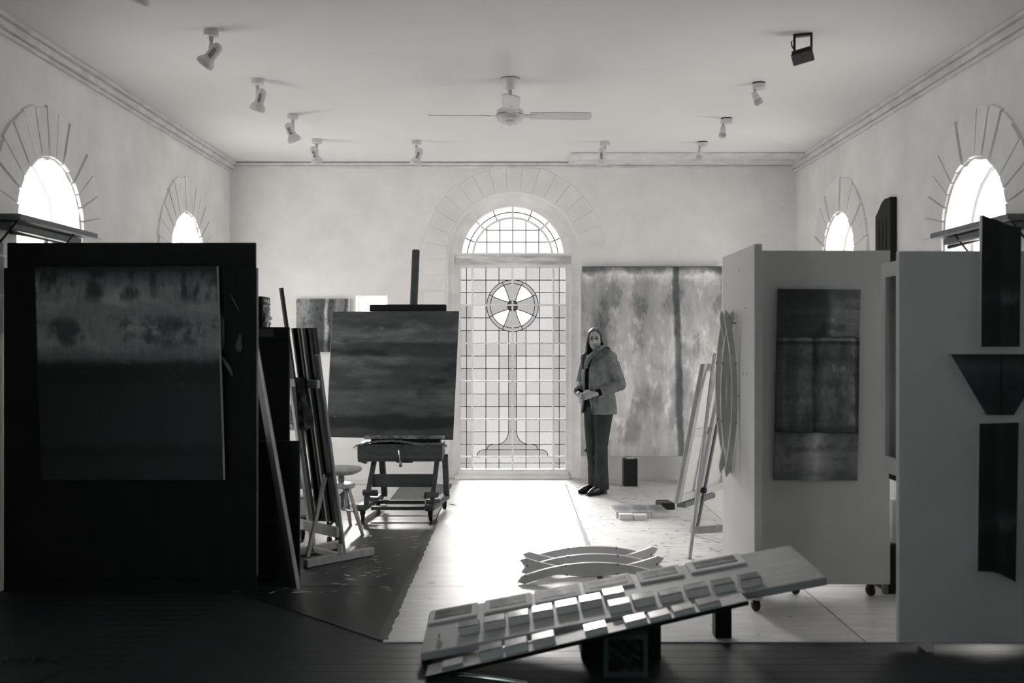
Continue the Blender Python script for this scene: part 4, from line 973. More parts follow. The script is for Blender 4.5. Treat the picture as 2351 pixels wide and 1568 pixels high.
# shadow box behind the panel edge
t = thing('shadow_box', 'white open-fronted shadow box with a glass bulb fixed behind the near right panel', 'shadow box', (2.05, 5.1, 0.83))
bxX = 1.945; y0_, y1_ = 4.915, 5.27; z0_, z1_ = 0.825, 1.92
bm = new_bm(); sheet(bm, [(y0_, z0_), (y1_, z0_), (y1_, z1_), (y0_, z1_)], [[(y0_+0.075, z0_+0.085), (y1_-0.055, z0_+0.085), (y1_-0.055, z1_-0.075), (y0_+0.075, z1_-0.075)]], lambda a_, b_, tt: V((bxX+tt, a_, b_)), 0.022); obj('front_frame', bm, M_panelw, t)
B('back_board', M_rib, t, lambda bm: box2(bm, bxX+0.14, bxX+0.16, y0_, y1_, z0_, z1_))
def sides_(bm):
    box2(bm, bxX+0.0225, bxX+0.139, y0_+0.001, y0_+0.02, z0_, z1_); box2(bm, bxX+0.0225, bxX+0.139, y1_-0.02, y1_-0.001, z0_, z1_)
    box2(bm, bxX+0.0225, bxX+0.139, y0_+0.021, y1_-0.021, z0_, z0_+0.02); box2(bm, bxX+0.0225, bxX+0.139, y0_+0.021, y1_-0.021, z1_-0.02, z1_)
B('side_board', M_panelw, t, sides_)
B('mount_batten', M_ink, t, lambda bm: box2(bm, bxX+0.02, bxX+0.16, 4.905, 5.22, 0.79, 0.824))
M_glass, nt_, b_ = new_mat('clear_blown_glass'); b_.inputs['Transmission Weight'].default_value = 1.0; b_.inputs['Roughness'].default_value = 0.03; b_.inputs['Base Color'].default_value = (0.85, 0.9, 0.9, 1)
def gbulb(z, label):
    t = thing('glass_bulb', label, 'glass bulb', (bxX+0.08, 5.12, z), 'glass bulbs in the shadow box')
    B('glass', M_glass, t, lambda bm: lathe(bm, [(0.002, -0.045), (0.025, -0.038), (0.042, -0.015), (0.042, 0.01), (0.028, 0.034), (0.014, 0.045)], (bxX+0.08, 5.11, z), (0, 0, 1), 20), True)
    B('cap', M_chrome, t, lambda bm: lathe(bm, [(0.015, 0.046), (0.016, 0.05), (0.016, 0.075), (0.008, 0.08)], (bxX+0.08, 5.11, z), (0, 0, 1), 16), True)
gbulb(1.735, 'glass bulb at the top inside the white shadow box'); gbulb(0.955, 'glass bulb at the bottom inside the white shadow box')
# dark carved board on the right wall
t = thing('carved_board', 'dark board with a slanted top hung on the right wall between the windows', 'carved board', (XR-0.04, 8.2, 2.0))
bm = new_bm(); sheet(bm, [(8.03, 1.9), (8.36, 1.9), (8.36, 2.56), (8.30, 2.60), (8.22, 2.66), (8.16, 2.68), (8.03, 2.68)], [], lambda a_, b_, tt: V((XR-0.055+tt, a_, b_)), 0.05); obj('board', bm, M_black, t)
def grooves(bm):
    for y in (8.12, 8.2, 8.28): box2(bm, XR-0.0575, XR-0.0552, y-0.006, y+0.006, 1.92, 2.52)
B('groove', M_slot, t, grooves)
# box and upright timber seen in the gap beside the near panel
t = thing('crate', 'dark crate standing on the floor in the gap beside the near right panel', 'crate', (2.3, 5.9, 0))
cxa = P(2036, 0, 5.95).x
B('carcass', M_black, t, lambda bm: box2(bm, cxa, cxa+0.5, 5.93, 6.25, h, 0.295, 0.004))
B('corner_post', M_beech, t, lambda bm: box2(bm, cxa-0.03, cxa-0.001, 5.92, 5.96, h, 0.285, 0.003))
t = thing('timber_offcut', 'upright grey timber offcut standing on the dark crate', 'timber', (2.3, 6.0, 0.3))
ta = P(2040, 0, 6.0).x
B('timber_body', M_rib, t, lambda bm: box2(bm, ta, ta+0.045, 5.96, 6.08, 0.296, 0.565, 0.01), True)
B('dark_side', M_ink, t, lambda bm: box2(bm, ta+0.0455, ta+0.2, 5.965, 6.08, 0.296, 0.55, 0.002))

# ------------------------------------------------------------------ leaning canvas on the A-frame easel, seen from the back
W0 = V((1.204, 7.5, 0)); wd = V((0.549, 0.836, 0)); bn = V((0.836, -0.549, 0))
def CP(a_, z, off=0.0): return W0+wd*a_+bn*(0.202*(z-0.296)+off)+V((0, 0, z))
def frm(bm, a0_, a1_, z0_, z1_, o0, o1):
    q = [CP(a0_, z0_, o1), CP(a1_, z0_, o1), CP(a1_, z1_, o1), CP(a0_, z1_, o1)]; k_ = [CP(a0_, z0_, o0), CP(a1_, z0_, o0), CP(a1_, z1_, o0), CP(a0_, z1_, o0)]
    f = [bm.verts.new(p) for p in q]; g_ = [bm.verts.new(p) for p in k_]; bm.faces.new(f); bm.faces.new(g_[::-1])
    for i in range(4): bm.faces.new((f[(i+1) % 4], f[i], g_[i], g_[(i+1) % 4]))
cw = 0.92
t = thing('stretched_canvas', 'large white stretched canvas seen from behind on the right-hand easel', 'canvas', W0+V((0.2, 0.4, 0.296)))
B('linen', M_linen, t, lambda bm: frm(bm, 0.0, cw, 0.297, 1.347, 0.0, 0.006))
for (a0_, a1_, z0_, z1_) in ((0.0, 0.06, 0.296, 1.348), (cw-0.06, cw, 0.296, 1.348), (0.061, cw-0.061, 0.296, 0.352), (0.061, cw-0.061, 1.292, 1.348), (0.061, cw-0.061, 0.80, 0.85)):
    B('stretcher_bar', M_pine if a0_ == 0.0 else M_matcard, t, lambda bm: frm(bm, a0_, a1_, z0_, z1_, 0.0065, 0.035))
t = thing('lath_easel', 'pale lath easel with splayed legs behind the white stretched canvas', 'easel', (1.4, 7.2, 0))
B('leg', M_pine, t, lambda bm: bar(bm, V((1.217, 6.9, h)), V((1.502, 7.46, 1.42)), 0.042, 0.022, V((1, 0, 0)), 0.003))
B('leg', M_pine, t, lambda bm: bar(bm, V((1.62, 6.75, h)), V((1.56, 7.50, 1.42)), 0.042, 0.022, V((1, 0, 0)), 0.003))
B('post', M_pine, t, lambda bm: bar(bm, CP(0.33, 0.02, 0.06), CP(0.33, 1.60, 0.06), 0.04, 0.024, bn, 0.003))
B('post', M_beech, t, lambda bm: bar(bm, CP(0.42, 0.02, 0.062), CP(0.42, 1.2, 0.062), 0.03, 0.02, bn, 0.003))
p1 = V((1.217, 6.9, h)).lerp(V((1.502, 7.46, 1.42)), 0.13); p2 = V((1.62, 6.75, h)).lerp(V((1.56, 7.50, 1.42)), 0.16)
B('cross_rail', M_pine, t, lambda bm: bar(bm, p1, p2, 0.022, 0.05, V((0, 0, 1)), 0.003))
B('canvas_rest', M_beech, t, lambda bm: bar(bm, CP(0.1, 0.27, 0.02), CP(0.7, 0.27, 0.02), 0.07, 0.04, V((0, 0, 1)), 0.003))
B('clamp_knob', M_ink, t, lambda bm: lathe(bm, [(0.02, -0.02), (0.028, 0), (0.02, 0.02)], CP(0.33, 0.36, 0.09), bn, 14))

# ------------------------------------------------------------------ pale canvases stacked on the floor by the person
def floor_canvas(x0_, x1_, y0_, y1_, z1_, yaw, label, m_, sidem=M_linen):
    c = V(((x0_+x1_)/2, (y0_+y1_)/2, 0)); R = Matrix.Rotation(yaw, 3, 'Z')
    t = thing('block_canvas', label, 'canvas', c, 'pale canvases lying on the floor')
    B('canvas_body', sidem, t, lambda bm: box(bm, c+V((0, 0, (h+z1_-0.004)/2)), (x1_-x0_, y1_-y0_, z1_-0.004-h), R, 0.002))
    B('painted_top', m_, t, lambda bm: box(bm, c+V((0, 0, z1_-0.002)), (x1_-x0_-0.001, y1_-y0_-0.001, 0.0035), R))
PT_pale = paint('pale_wash_paint', [(0, 0.62), (0.5, 0.48), (1, 0.6)], [(0, 1.1), (0.4, 0.85), (0.8, 0.9), (1, 1.15)], 0.1, 0.1, 3, (1, 1, 1), 0.1, 5, (1, 1, 1), 0.5, ax='XY')
floor_canvas(0.865, 1.015, 8.52, 8.90, 0.055, 0.05, 'pale flat canvas at the left end of the row on the floor near the person', PT_pale)
floor_canvas(1.018, 1.168, 8.52, 8.90, 0.055, 0.05, 'pale flat canvas in the middle of the row on the floor near the person', PT_pale)
floor_canvas(1.171, 1.321, 8.53, 8.91, 0.055, 0.05, 'pale flat canvas at the right end of the row, beside the dark box', PT_pale)
floor_canvas(0.893, 1.01, 8.42, 8.51, 0.052, 0.03, 'small white block canvas in front of the pale row, left one', M_linen)
floor_canvas(1.015, 1.125, 8.41, 8.505, 0.046, -0.02, 'small white block canvas in front of the pale row, right one', M_linen)
t = thing('paint_box', 'small dark box on the floor at the end of the pale canvases', 'box', FL(1530, 1175))
c = FL(1531, 1172, 0)+V((0, 0.1, 0))
B('box_body', M_ink, t, lambda bm: box(bm, c+V((0, 0, h+0.03)), (0.12, 0.2, 0.058), Matrix.Rotation(0.15, 3, 'Z'), 0.003))
B('string', M_matcard, t, lambda bm: box(bm, c+V((0, 0, h+0.0602)), (0.121, 0.006, 0.002), Matrix.Rotation(0.3, 3, 'Z')))

# ------------------------------------------------------------------ slanted boards in the foreground with mounted prints and painted blocks
BO = P(965, 1500, 4.6); BR_ = P(1897, 1325, 4.6); Lx = (BR_-BO).normalized(); Sx = V((0, 0.998, 0.061)); Sx = (Sx-Lx*Sx.dot(Lx)).normalized(); Nx = Lx.cross(Sx).normalized()
BL_ = (BR_-BO).length; BW = 0.57; BT = 0.038
Rb = Matrix((Lx, Sx, Nx)).transposed()
t = thing('slanted_board', 'wide pale board propped at a slant in the foreground with prints on it', 'board', BO)
B('plank', M_plankpale, t, lambda bm: box(bm, BO+Lx*BL_/2+Sx*BW/2-Nx*BT/2, (BL_, BW, BT), Rb, 0.004))
B('end_batten', M_black, t, lambda bm: box(bm, BO+Lx*0.02+Sx*BW/2-Nx*(BT+0.012), (0.05, BW-0.04, 0.022), Rb))
QO = V((-0.394, 4.42, 0.0235)); QR = V((1.04, 4.42, 0.359)); Lq = (QR-QO).normalized(); Sq = V((0, 1, 0)); Nq = Lq.cross(Sq).normalized(); QL = (QR-QO).length; QW = 0.15; QT = 0.021
Rq = Matrix((Lq, Sq, Nq)).transposed()
t = thing('slanted_board', 'narrow raw plank slanting in front of the wide pale board', 'board', QO)
B('plank', M_pine, t, lambda bm: box(bm, QO+Lq*QL/2+Sq*QW/2-Nq*QT/2, (QL, QW, QT-0.001), Rq, 0.002))
B('front_edge', M_black, t, lambda bm: box(bm, QO+Lq*QL/2-Sq*0.001-Nq*QT*0.55, (QL-0.004, 0.002, QT*0.85), Rq))
def bpt(u, v, q=False):
    if q: p = on_plane(u, v, QO, Nq); return ((p-QO).dot(Lq), (p-QO).dot(Sq))
    p = on_plane(u, v, BO, Nx); return ((p-BO).dot(Lx), (p-BO).dot(Sx))
def W1(s, w_, n_): return BO+Lx*s+Sx*w_+Nx*n_
def W2(s, w_, n_): return QO+Lq*s+Sq*w_+Nq*n_
pr = random.Random(21)
def print_mat(i, lo, hi):
    return paint('print_ink_%s' % 'abcdefghijklmnopqrstuvwxyz'[i], [(0, lo), (0.35, hi), (0.6, lo*1.2), (1, hi)], [(0, 1), (pr.uniform(0.2, 0.5), 0.7), (pr.uniform(0.55, 0.8), 1.15), (1, 0.8)], 0.4, 0.25, pr.uniform(2, 5), (1, 1, 1), 0.25, 9, (1, 1, 1), 0.6, 0.2, ax='XY')
mats = [((981, 1438), (1098, 1416)), ((1110, 1411), (1225, 1393)), ((1228, 1390), (1338, 1370)), ((1342, 1366), (1461, 1346)), ((1469, 1345), (1574, 1322)), ((1586, 1322), (1716, 1295))]
mlab = ['mounted dark print at the left end of the back row on the slanted board', 'second mounted print from the left in the back row, with two dark figures', 'third mounted print from the left in the back row, palest one', 'fourth mounted print from the left in the back row', 'fifth mounted print from the left in the back row', 'mounted dark wide print at the right end of the back row']
for i, ((a_, b_), lab) in enumerate(zip(mats, mlab)):
    s0, w0_ = bpt(*a_); s1, w1_ = bpt(*b_); w0_ = (w0_+w1_)/2; w1e = BW-0.012
    t = thing('mounted_print', lab, 'print', W1((s0+s1)/2, w0_, 0), 'mounted prints on the slanted board')
    B('mount', M_matcard, t, lambda bm: box(bm, W1((s0+s1)/2, (w0_+w1e)/2, 0.007), (s1-s0-0.012, w1e-w0_, 0.012), Rb, 0.002))
    lo, hi = ((0.16, 0.36), (0.18, 0.46), (0.42, 0.66), (0.22, 0.7), (0.18, 0.55), (0.14, 0.5))[i]
    q = B('print', print_mat(i, lo, hi), t, lambda bm: box(bm, V((0, 0, 0)), ((s1-s0)*0.74, (w1e-w0_)*0.68, 0.0012)), local=True)
    M_ = Rb.to_4x4(); M_.translation = W1((s0+s1)/2, (w0_+w1e)/2+0.01, 0.0138)
    q.matrix_parent_inverse = Matrix.Translation(-W1((s0+s1)/2, w0_, 0)); q.matrix_basis = M_
# painted wooden blocks
PB = [paint('block_paint_%s' % n, [(0, a_), (0.5, b_), (1, a_)], [(0, 1), (0.5, 0.75), (1, 1.1)], 0.4, 0.3, 3, (1, 1, 1), 0.3, 8, (1, 1, 1), r_, sp_, ax='XY') for n, a_, b_, r_, sp_ in (('dark', 0.2, 0.35, 0.35, 0.4), ('mid', 0.35, 0.55, 0.3, 0.5), ('gloss', 0.55, 0.7, 0.16, 0.8))]
M_bside = mat('grey_block_side', 0.82, 0.6, 0.2, amt=0.05, scale=10)
def blk(a_, b_, q, which, label, hgt=0.036, dep=0.09, side=M_bside, yaw=0.0):
    s0, w0_ = bpt(a_[0], a_[1], q); s1, w1_ = bpt(b_[0], b_[1], q)
    if q: w0_ = 0.012; dep = min(dep, 0.10)
    else: w0_ = (w0_+w1_)/2
    Wf = W2 if q else W1; R = (Rq if q else Rb) @ Matrix.Rotation(yaw, 3, 'Z'); o_ = Wf((s0+s1)/2, w0_, 0)
    t = thing('painted_block', label, 'painted block', o_, 'small painted blocks on the slanted boards')
    def loc(name, m_, n0, sz):
        M_ = R.to_4x4(); M_.translation = Wf((s0+s1)/2, w0_+dep/2, n0)
        o = B(name, m_, t, lambda bm: box(bm, V((0, 0, 0)), sz, None, 0.0015), local=True); o.matrix_parent_inverse = Matrix.Translation(-o_); o.matrix_basis = M_
    L_ = abs(s1-s0)
    loc('block_body', side, 0.001+hgt/2, (L_, dep, hgt)); loc('painted_top', PB[which] if which >= 0 else M_pine, 0.0015+hgt+0.002, (L_-0.002, dep-0.002, 0.004))
z1p = lambda x, y: (940+x/4.702, 1260+y/4.702)
z2p = lambda x, y: (1300+x/3.792, 1230+y/3.792)
ordn = ['first', 'second', 'third', 'fourth', 'fifth', 'sixth', 'seventh', 'eighth', 'ninth', 'tenth', 'eleventh', 'twelfth', 'thirteenth']
main = [(z1p(540, 945), z1p(762, 905), 0), (z1p(812, 893), z1p(1042, 845), 1), (z1p(1080, 832), z1p(1302, 795), 2), (z1p(1340, 775), z1p(1562, 735), 2), (z1p(1595, 718), z1p(1830, 680), 2), (z1p(1855, 665), z1p(2090, 620), 2),
        (z2p(338, 588), z2p(520, 556), 2), (z2p(385, 690), z2p(575, 650), 1), (z2p(595, 635), z2p(785, 600), 2), (z2p(830, 600), z2p(1020, 562), 1), (z2p(1060, 550), z2p(1252, 515), 1), (z2p(1295, 510), z2p(1480, 478), 0), (z2p(1530, 464), z2p(1715, 430), 0)]
for i, (a_, b_, k_) in enumerate(main):
    lab = {0: 'dark-topped painted block at the left end of the block row on the slanted board', 6: 'seventh painted block from the left, pushed back behind another block', 7: 'painted block standing in front of the seventh one on the slanted board', 12: 'dark-topped painted block at the right end of the block row'}.get(i, '%s painted block from the left on the wide slanted board' % ordn[i if i < 7 else i])
    blk(a_, b_, False, k_, lab, dep=0.088)
plk = [(z1p(350, 1320), z1p(580, 1262), -1, 0.012, 'low bare wooden block at the left end of the narrow plank'), (z1p(770, 1215), z1p(1015, 1165), 1, 0.05, 'pale painted block nearest the left end of the narrow plank'),
       (z1p(1045, 1135), z1p(1290, 1085), 0, 0.044, 'dark painted block second along the narrow plank'), (z1p(1340, 1085), z1p(1585, 1030), 1, 0.044, 'grey painted block third along the narrow plank'),
       (z1p(1900, 930), z1p(2140, 880), 2, 0.03, 'glossy white-topped block alone in the middle of the narrow plank'), (z2p(520, 800), z2p(715, 765), 1, 0.024, 'low mottled block right of the glossy white-topped one'),
       (z2p(728, 740), z2p(915, 705), 0, 0.016, 'flat mottled block in the right half of the narrow plank'), (z2p(945, 705), z2p(1130, 665), 1, 0.02, 'flat pale block second from the right end of the narrow plank'),
       (z2p(1155, 645), z2p(1345, 600), 0, 0.024, 'flat dark block at the right end of the narrow plank')]
for (a_, b_, k_, hh, lab) in plk: blk(a_, b_, True, k_, lab, hh*0.8, 0.1, M_pine if k_ < 0 else M_bside)
s0, w0_ = bpt(1010, 1478)
t = thing('bulldog_clip', 'small grey clip standing on the left end of the slanted board', 'clip', W1(s0, w0_, 0))
B('clip_body', M_rib, t, lambda bm: box(bm, W1(s0, w0_, 0.012), (0.012, 0.05, 0.022), Rb @ Matrix.Rotation(0.3, 3, 'Z'), 0.002)); B('clip_lever', M_chrome, t, lambda bm: box(bm, W1(s0+0.002, w0_+0.02, 0.032), (0.008, 0.03, 0.016), Rb, 0.002))
# supports: post, dark block, glass block
t = thing('timber_post', 'short dark timber post holding up the right end of the slanted board', 'post', (1.058, 5.05, 0))
def under(x, y): return BO.z+Lx.z/Lx.x*(x-BO.x)+Sx.z/Sx.y*(y-BO.y)-BT-0.004
pxx = P(1661, 0, 5.04).x
B('post_body', M_black, t, lambda bm: box2(bm, pxx-0.042, pxx+0.042, 5.04, 5.12, h+0.001, under(pxx-0.042, 5.04), 0.002))
B('foot_plate', M_ink, t, lambda bm: box2(bm, pxx-0.041, pxx+0.041, 5.041, 5.119, 0.0062, h+0.0008))
t = thing('wooden_block', 'dark glossy wooden block under the middle of the slanted boards', 'block', (0.55, 4.8, 0))
B('block_body', M_ink, t, lambda bm: box2(bm, P(1335, 0, 4.72).x, P(1518, 0, 4.72).x, 4.72, 4.96, 0.001, under(P(1335, 0, 4.72).x, 4.72)-0.002, 0.004))
B('top_strip', M_black, t, lambda bm: box2(bm, P(1450, 0, 4.72).x, P(1518, 0, 4.72).x, 4.725, 4.95, under(P(1335, 0, 4.72).x, 4.72)-0.0015, under(P(1450, 0, 4.72).x, 4.72)-0.002, 0.003))
t = thing('glass_block', 'square glass building block propping the narrow plank in the foreground', 'glass block', (0.50, 4.52, 0))
gx = P(1436, 0, 4.48).x; M_gb, nt_, b_ = new_mat('cast_glass'); b_.inputs['Transmission Weight'].default_value = 1.0; b_.inputs['Roughness'].default_value = 0.08; b_.inputs['Base Color'].default_value = (0.6, 0.7, 0.7, 1)
def gframe(bm): sheet(bm, [(gx-0.1, 0.002), (gx+0.1, 0.002), (gx+0.1, 0.193), (gx-0.1, 0.193)], [[(gx-0.078, 0.024), (gx+0.078, 0.024), (gx+0.078, 0.172), (gx-0.078, 0.172)]], lambda a_, b_, tt: V((a_, 4.465+tt, b_)), 0.08)
M_gr, nt_, b_ = new_mat('cast_glass_rim'); b_.inputs['Transmission Weight'].default_value = 0.4; b_.inputs['Roughness'].default_value = 0.15; b_.inputs['Base Color'].default_value = tint(0.38)
B('rim', M_gr, t, gframe)
def gface(bm):
    n_ = 14; rn = random.Random(6); g_ = [[bm.verts.new((gx-0.0775+0.155*i/n_, 4.472+0.006*math.sin(i*1.1+j*0.4)*math.sin(j*0.9), 0.0245+0.147*j/n_)) for i in range(n_+1)] for j in range(n_+1)]
    for j in range(n_):
        for i in range(n_): bm.faces.new((g_[j][i], g_[j][i+1], g_[j+1][i+1], g_[j+1][i]))
    r_ = bmesh.ops.extrude_face_region(bm, geom=bm.faces[:]); bmesh.ops.translate(bm, vec=(0, 0.012, 0), verts=[v for v in r_['geom'] if isinstance(v, bmesh.types.BMVert)])
gf = B('wavy_face', M_gb, t, gface, True)
# curved chrome tube on the floor under the plank, and scraps in the dark left corner
cpts = [FL(1036+i*16, 1549+0.085*i*i+1.0*i, 0.012) for i in range(12)]
o = B('chrome_hoop', M_chrome, None, lambda bm: tube(bm, cpts, 0.010, 10), True); tag(o, 'curved chrome tube lying on the floor under the narrow plank', 'tube')
def rope(bm):
    rn = random.Random(9); pts_ = []
    for i in range(40):
        s = i/39; p = FL(8+150*s, 1513+6*math.sin(s*18), 0.012); pts_.append(p+V((0.02*math.sin(i*1.7), 0.03*math.cos(i*1.3), 0.006*math.sin(i*2.1)+0.006)))
    tube(bm, pts_, 0.005, 7)
o = B('rope', M_plank, None, rope, True); tag(o, 'loose rope lying on the dark floor at the bottom left', 'rope')
o = B('floor_offcut', M_plank, None, lambda bm: sheet(bm, [(-2.4, 4.2), (-2.14, 4.2), (-2.04, 4.62), (-2.4, 4.62)], [], lambda a_, b_, tt: V((a_, b_, 0.013-tt)), 0.012)); tag(o, 'flat board offcut lying on the floor in the bottom left corner', 'offcut')
# ------------------------------------------------------------------ the person by the door
PO = V((0.845, 9.93, h)); PF = V((-0.78, -0.625, 0)).normalized(); PL = V((-PF.y, PF.x, 0)); UP = V((0, 0, 1))
def W3(f, l, z): return PO+PF*f+PL*l+UP*z
HF = V((-0.28, -0.96, 0)).normalized(); HL = V((-HF.y, HF.x, 0)); HC = W3(0.035, -0.005, 1.532)
def H3(f, l, z): return HC+HF*f+HL*l+UP*z
def ell(bm, c, ax, r, n=14):
    m_ = new_bm(); bmesh.ops.create_uvsphere(m_, u_segments=n, v_segments=n//2+2, radius=1.0)
    M_ = Matrix((ax[0]*r[0], ax[1]*r[1], ax[2]*r[2])).transposed().to_4x4(); M_.translation = c
    bmesh.ops.transform(m_, matrix=M_, verts=m_.verts[:]); me = bpy.data.meshes.new('tmp'); m_.to_mesh(me); m_.free(); bm.from_mesh(me); bpy.data.meshes.remove(me)
AXB = (PF, PL, UP); AXH = (HF, HL, UP)
def limb(bm, pts_, rs, n=14, sub=5):
    P_ = []; R_ = []
    for i in range(len(pts_)-1):
        for k_ in range(sub): s = k_/sub; P_.append(pts_[i].lerp(pts_[i+1], s)); R_.append(rs[i]+(rs[i+1]-rs[i])*s)
    P_.append(pts_[-1]); R_.append(rs[-1])
    tube(bm, P_, R_, n)
    for p, r in ((P_[0], R_[0]), (P_[-1], R_[-1])): ell(bm, p, (V((1, 0, 0)), V((0, 1, 0)), UP), (r, r, r), 10)
    for p, r in zip(pts_[1:-1], rs[1:-1]): ell(bm, p, (V((1, 0, 0)), V((0, 1, 0)), UP), (r, r, r), 10)
def stack(bm, secs, n=24):
    """secs: (f, l, z, rf, rl) horizontal sections."""
    rings = []
    for (f, l, z, rf, rl) in secs: rings.append([bm.verts.new(W3(f+rf*math.cos(2*PI*k_/n), l+rl*math.sin(2*PI*k_/n), z)) for k_ in range(n)])
    for a_, b_ in zip(rings, rings[1:]):
        for k_ in range(n): bm.faces.new((a_[k_], a_[(k_+1) % n], b_[(k_+1) % n], b_[k_]))
    bm.faces.new(rings[0][::-1]); bm.faces.new(rings[-1])
def remesh(bm, vox, smooth_it=6, fac=0.5):
    bmesh.ops.recalc_face_normals(bm, faces=bm.faces[:])
    me = bpy.data.meshes.new('tmp'); bm.to_mesh(me); bm.free(); o = bpy.data.objects.new('tmp', me); COL.objects.link(o)
    r = o.modifiers.new('r', 'REMESH'); r.mode = 'VOXEL'; r.voxel_size = vox
    s = o.modifiers.new('s', 'SMOOTH'); s.iterations = smooth_it; s.factor = fac
    dg = bpy.context.evaluated_depsgraph_get(); res = bpy.data.meshes.new_from_object(o.evaluated_get(dg))
    bpy.data.objects.remove(o); bpy.data.meshes.remove(me); res.materials.clear(); return res
M_skin = mat('skin', 0.62, 0.5, 0.3, amt=0.04, scale=20)
M_hair = mat('long_fair_hair', 0.35, 0.45, 0.4, amt=0.4, scale=30, stretch=(6, 6, 0.5))
M_jacket = mat('grey_cord_jacket', 0.44, 0.85, 0.15, amt=0.18, scale=12, bump=0.6, bscale=9, bdist=0.04)
M_lining = mat('dark_lining', 0.16, 0.9, 0.1)
M_shirt = mat('black_shirt', 0.09, 0.85, 0.1)
M_jean = mat('dark_denim', 0.22, 0.85, 0.15, amt=0.25, scale=10, stretch=(1, 1, 0.6), bump=0.6, bscale=8, bdist=0.04)
M_boot = mat('black_leather_boot', 0.08, 0.35, 0.4)
M_feat = mat('eye_dark', 0.10, 0.3, 0.5); M_eyew = mat('eye_white', 0.55, 0.3, 0.5); M_lash = mat('eyelid_shade', 0.30, 0.6); M_lip = mat('lip', 0.42, 0.5)
per = thing('person', 'standing person with long fair hair, open grey jacket and dark jeans', 'person', PO)
# joints
shL, elL, wrL = W3(-0.01, 0.165, 1.35), W3(-0.075, 0.235, 1.085), W3(0.155, 0.095, 0.995)
shR, elR, wrR = W3(-0.01, -0.165, 1.35), W3(0.02, -0.235, 1.085), W3(0.20, -0.075, 0.985)
hipL, knL, anL = W3(0.0, 0.085, 0.88), W3(0.045, 0.085, 0.47), W3(0.045, 0.075, 0.09)
hipR, knR, anR = W3(0.0, -0.075, 0.88), W3(0.03, -0.07, 0.47), W3(0.0, -0.055, 0.09)
bm = new_bm()
stack(bm, [(0, 0, 0.84, 0.10, 0.15), (0, 0, 0.92, 0.11, 0.165), (0.005, 0, 1.04, 0.095, 0.135), (0.01, 0, 1.20, 0.105, 0.15), (0.0, 0, 1.32, 0.09, 0.15), (-0.005, 0, 1.385, 0.06, 0.10), (0.0, 0, 1.41, 0.05, 0.06)])
limb(bm, [W3(0.0, 0, 1.37), W3(0.015, 0, 1.43), HC+UP*-0.05], [0.058, 0.048, 0.046])
for a_, b_, c_ in ((shL, elL, wrL), (shR, elR, wrR)): limb(bm, [a_, b_, c_], [0.05, 0.04, 0.028])
for a_, b_, c_ in ((hipL, knL, anL), (hipR, knR, anR)): limb(bm, [a_, b_, c_], [0.085, 0.055, 0.04])
# head
ell(bm, H3(-0.012, 0, 0.022), AXH, (0.092, 0.073, 0.090), 20); ell(bm, H3(0.030, 0, -0.035), AXH, (0.056, 0.058, 0.068), 18); ell(bm, H3(0.058, 0, -0.088), AXH, (0.026, 0.030, 0.022), 12)
ell(bm, H3(0.052, 0.034, -0.03), AXH, (0.026, 0.024, 0.026), 10); ell(bm, H3(0.052, -0.034, -0.03), AXH, (0.026, 0.024, 0.026), 10)
limb(bm, [H3(0.074, 0, 0.012), H3(0.092, 0, -0.018), H3(0.097, 0, -0.03)], [0.008, 0.010, 0.0115], 8, 3)
ell(bm, H3(0.086, 0.010, -0.034), AXH, (0.009, 0.008, 0.007), 8); ell(bm, H3(0.086, -0.010, -0.034), AXH, (0.009, 0.008, 0.007), 8)
ell(bm, H3(0.072, 0.028, 0.022), AXH, (0.012, 0.026, 0.007), 8); ell(bm, H3(0.072, -0.028, 0.022), AXH, (0.012, 0.026, 0.007), 8)
for s_ in (-1, 1): ell(bm, H3(-0.008, s_*0.074, -0.008), AXH, (0.02, 0.010, 0.03), 10)
# hands, clasped in front: palm, four fingers, thumb
def hand(bm, wr, dirv, side, flip):
    d = dirv.normalized(); s = (side-d*side.dot(d)).normalized(); n_ = d.cross(s).normalized()*flip
    palm = wr+d*0.052
    ell(bm, palm, (d, s, n_), (0.046, 0.036, 0.013), 14); limb(bm, [wr-d*0.03, wr, palm], [0.026, 0.023, 0.016], 10, 3)
    for i, (o_, L_) in enumerate(((-0.031, 0.064), (-0.0105, 0.076), (0.0105, 0.071), (0.031, 0.055))):
        b0 = wr+d*0.086+s*o_; k1 = b0+d*L_*0.45+n_*L_*0.10; k2 = k1+d*L_*0.24+n_*L_*0.24; k3 = k2+d*L_*0.06+n_*L_*0.26
        limb(bm, [wr+d*0.05+s*o_*0.8, b0, k1, k2, k3], [0.008, 0.0088, 0.0080, 0.0074, 0.0062], 8, 2)
    b0 = wr+d*0.022-s*0.026; limb(bm, [b0, b0+d*0.026-s*0.020+n_*0.006, b0+d*0.052-s*0.022+n_*0.014, b0+d*0.072-s*0.012+n_*0.020], [0.013, 0.0115, 0.0095, 0.0075], 8, 2)
hand(bm, wrL, W3(0.235, -0.01, 0.965)-wrL, UP*-1.0, -1 if (W3(0.235, -0.01, 0.965)-wrL).cross(UP*-1.0).dot(V((0, -1, 0))) > 0 else 1)
hand(bm, wrR, W3(0.262, 0.045, 0.945)-wrR, UP*-0.8+PF*-0.3, -1 if (W3(0.262, 0.045, 0.945)-wrR).cross(UP*-1.0).dot(V((0, -1, 0))) < 0 else 1)
body = link('body', remesh(bm, 0.0038, 4, 0.5), M_skin, per, True)
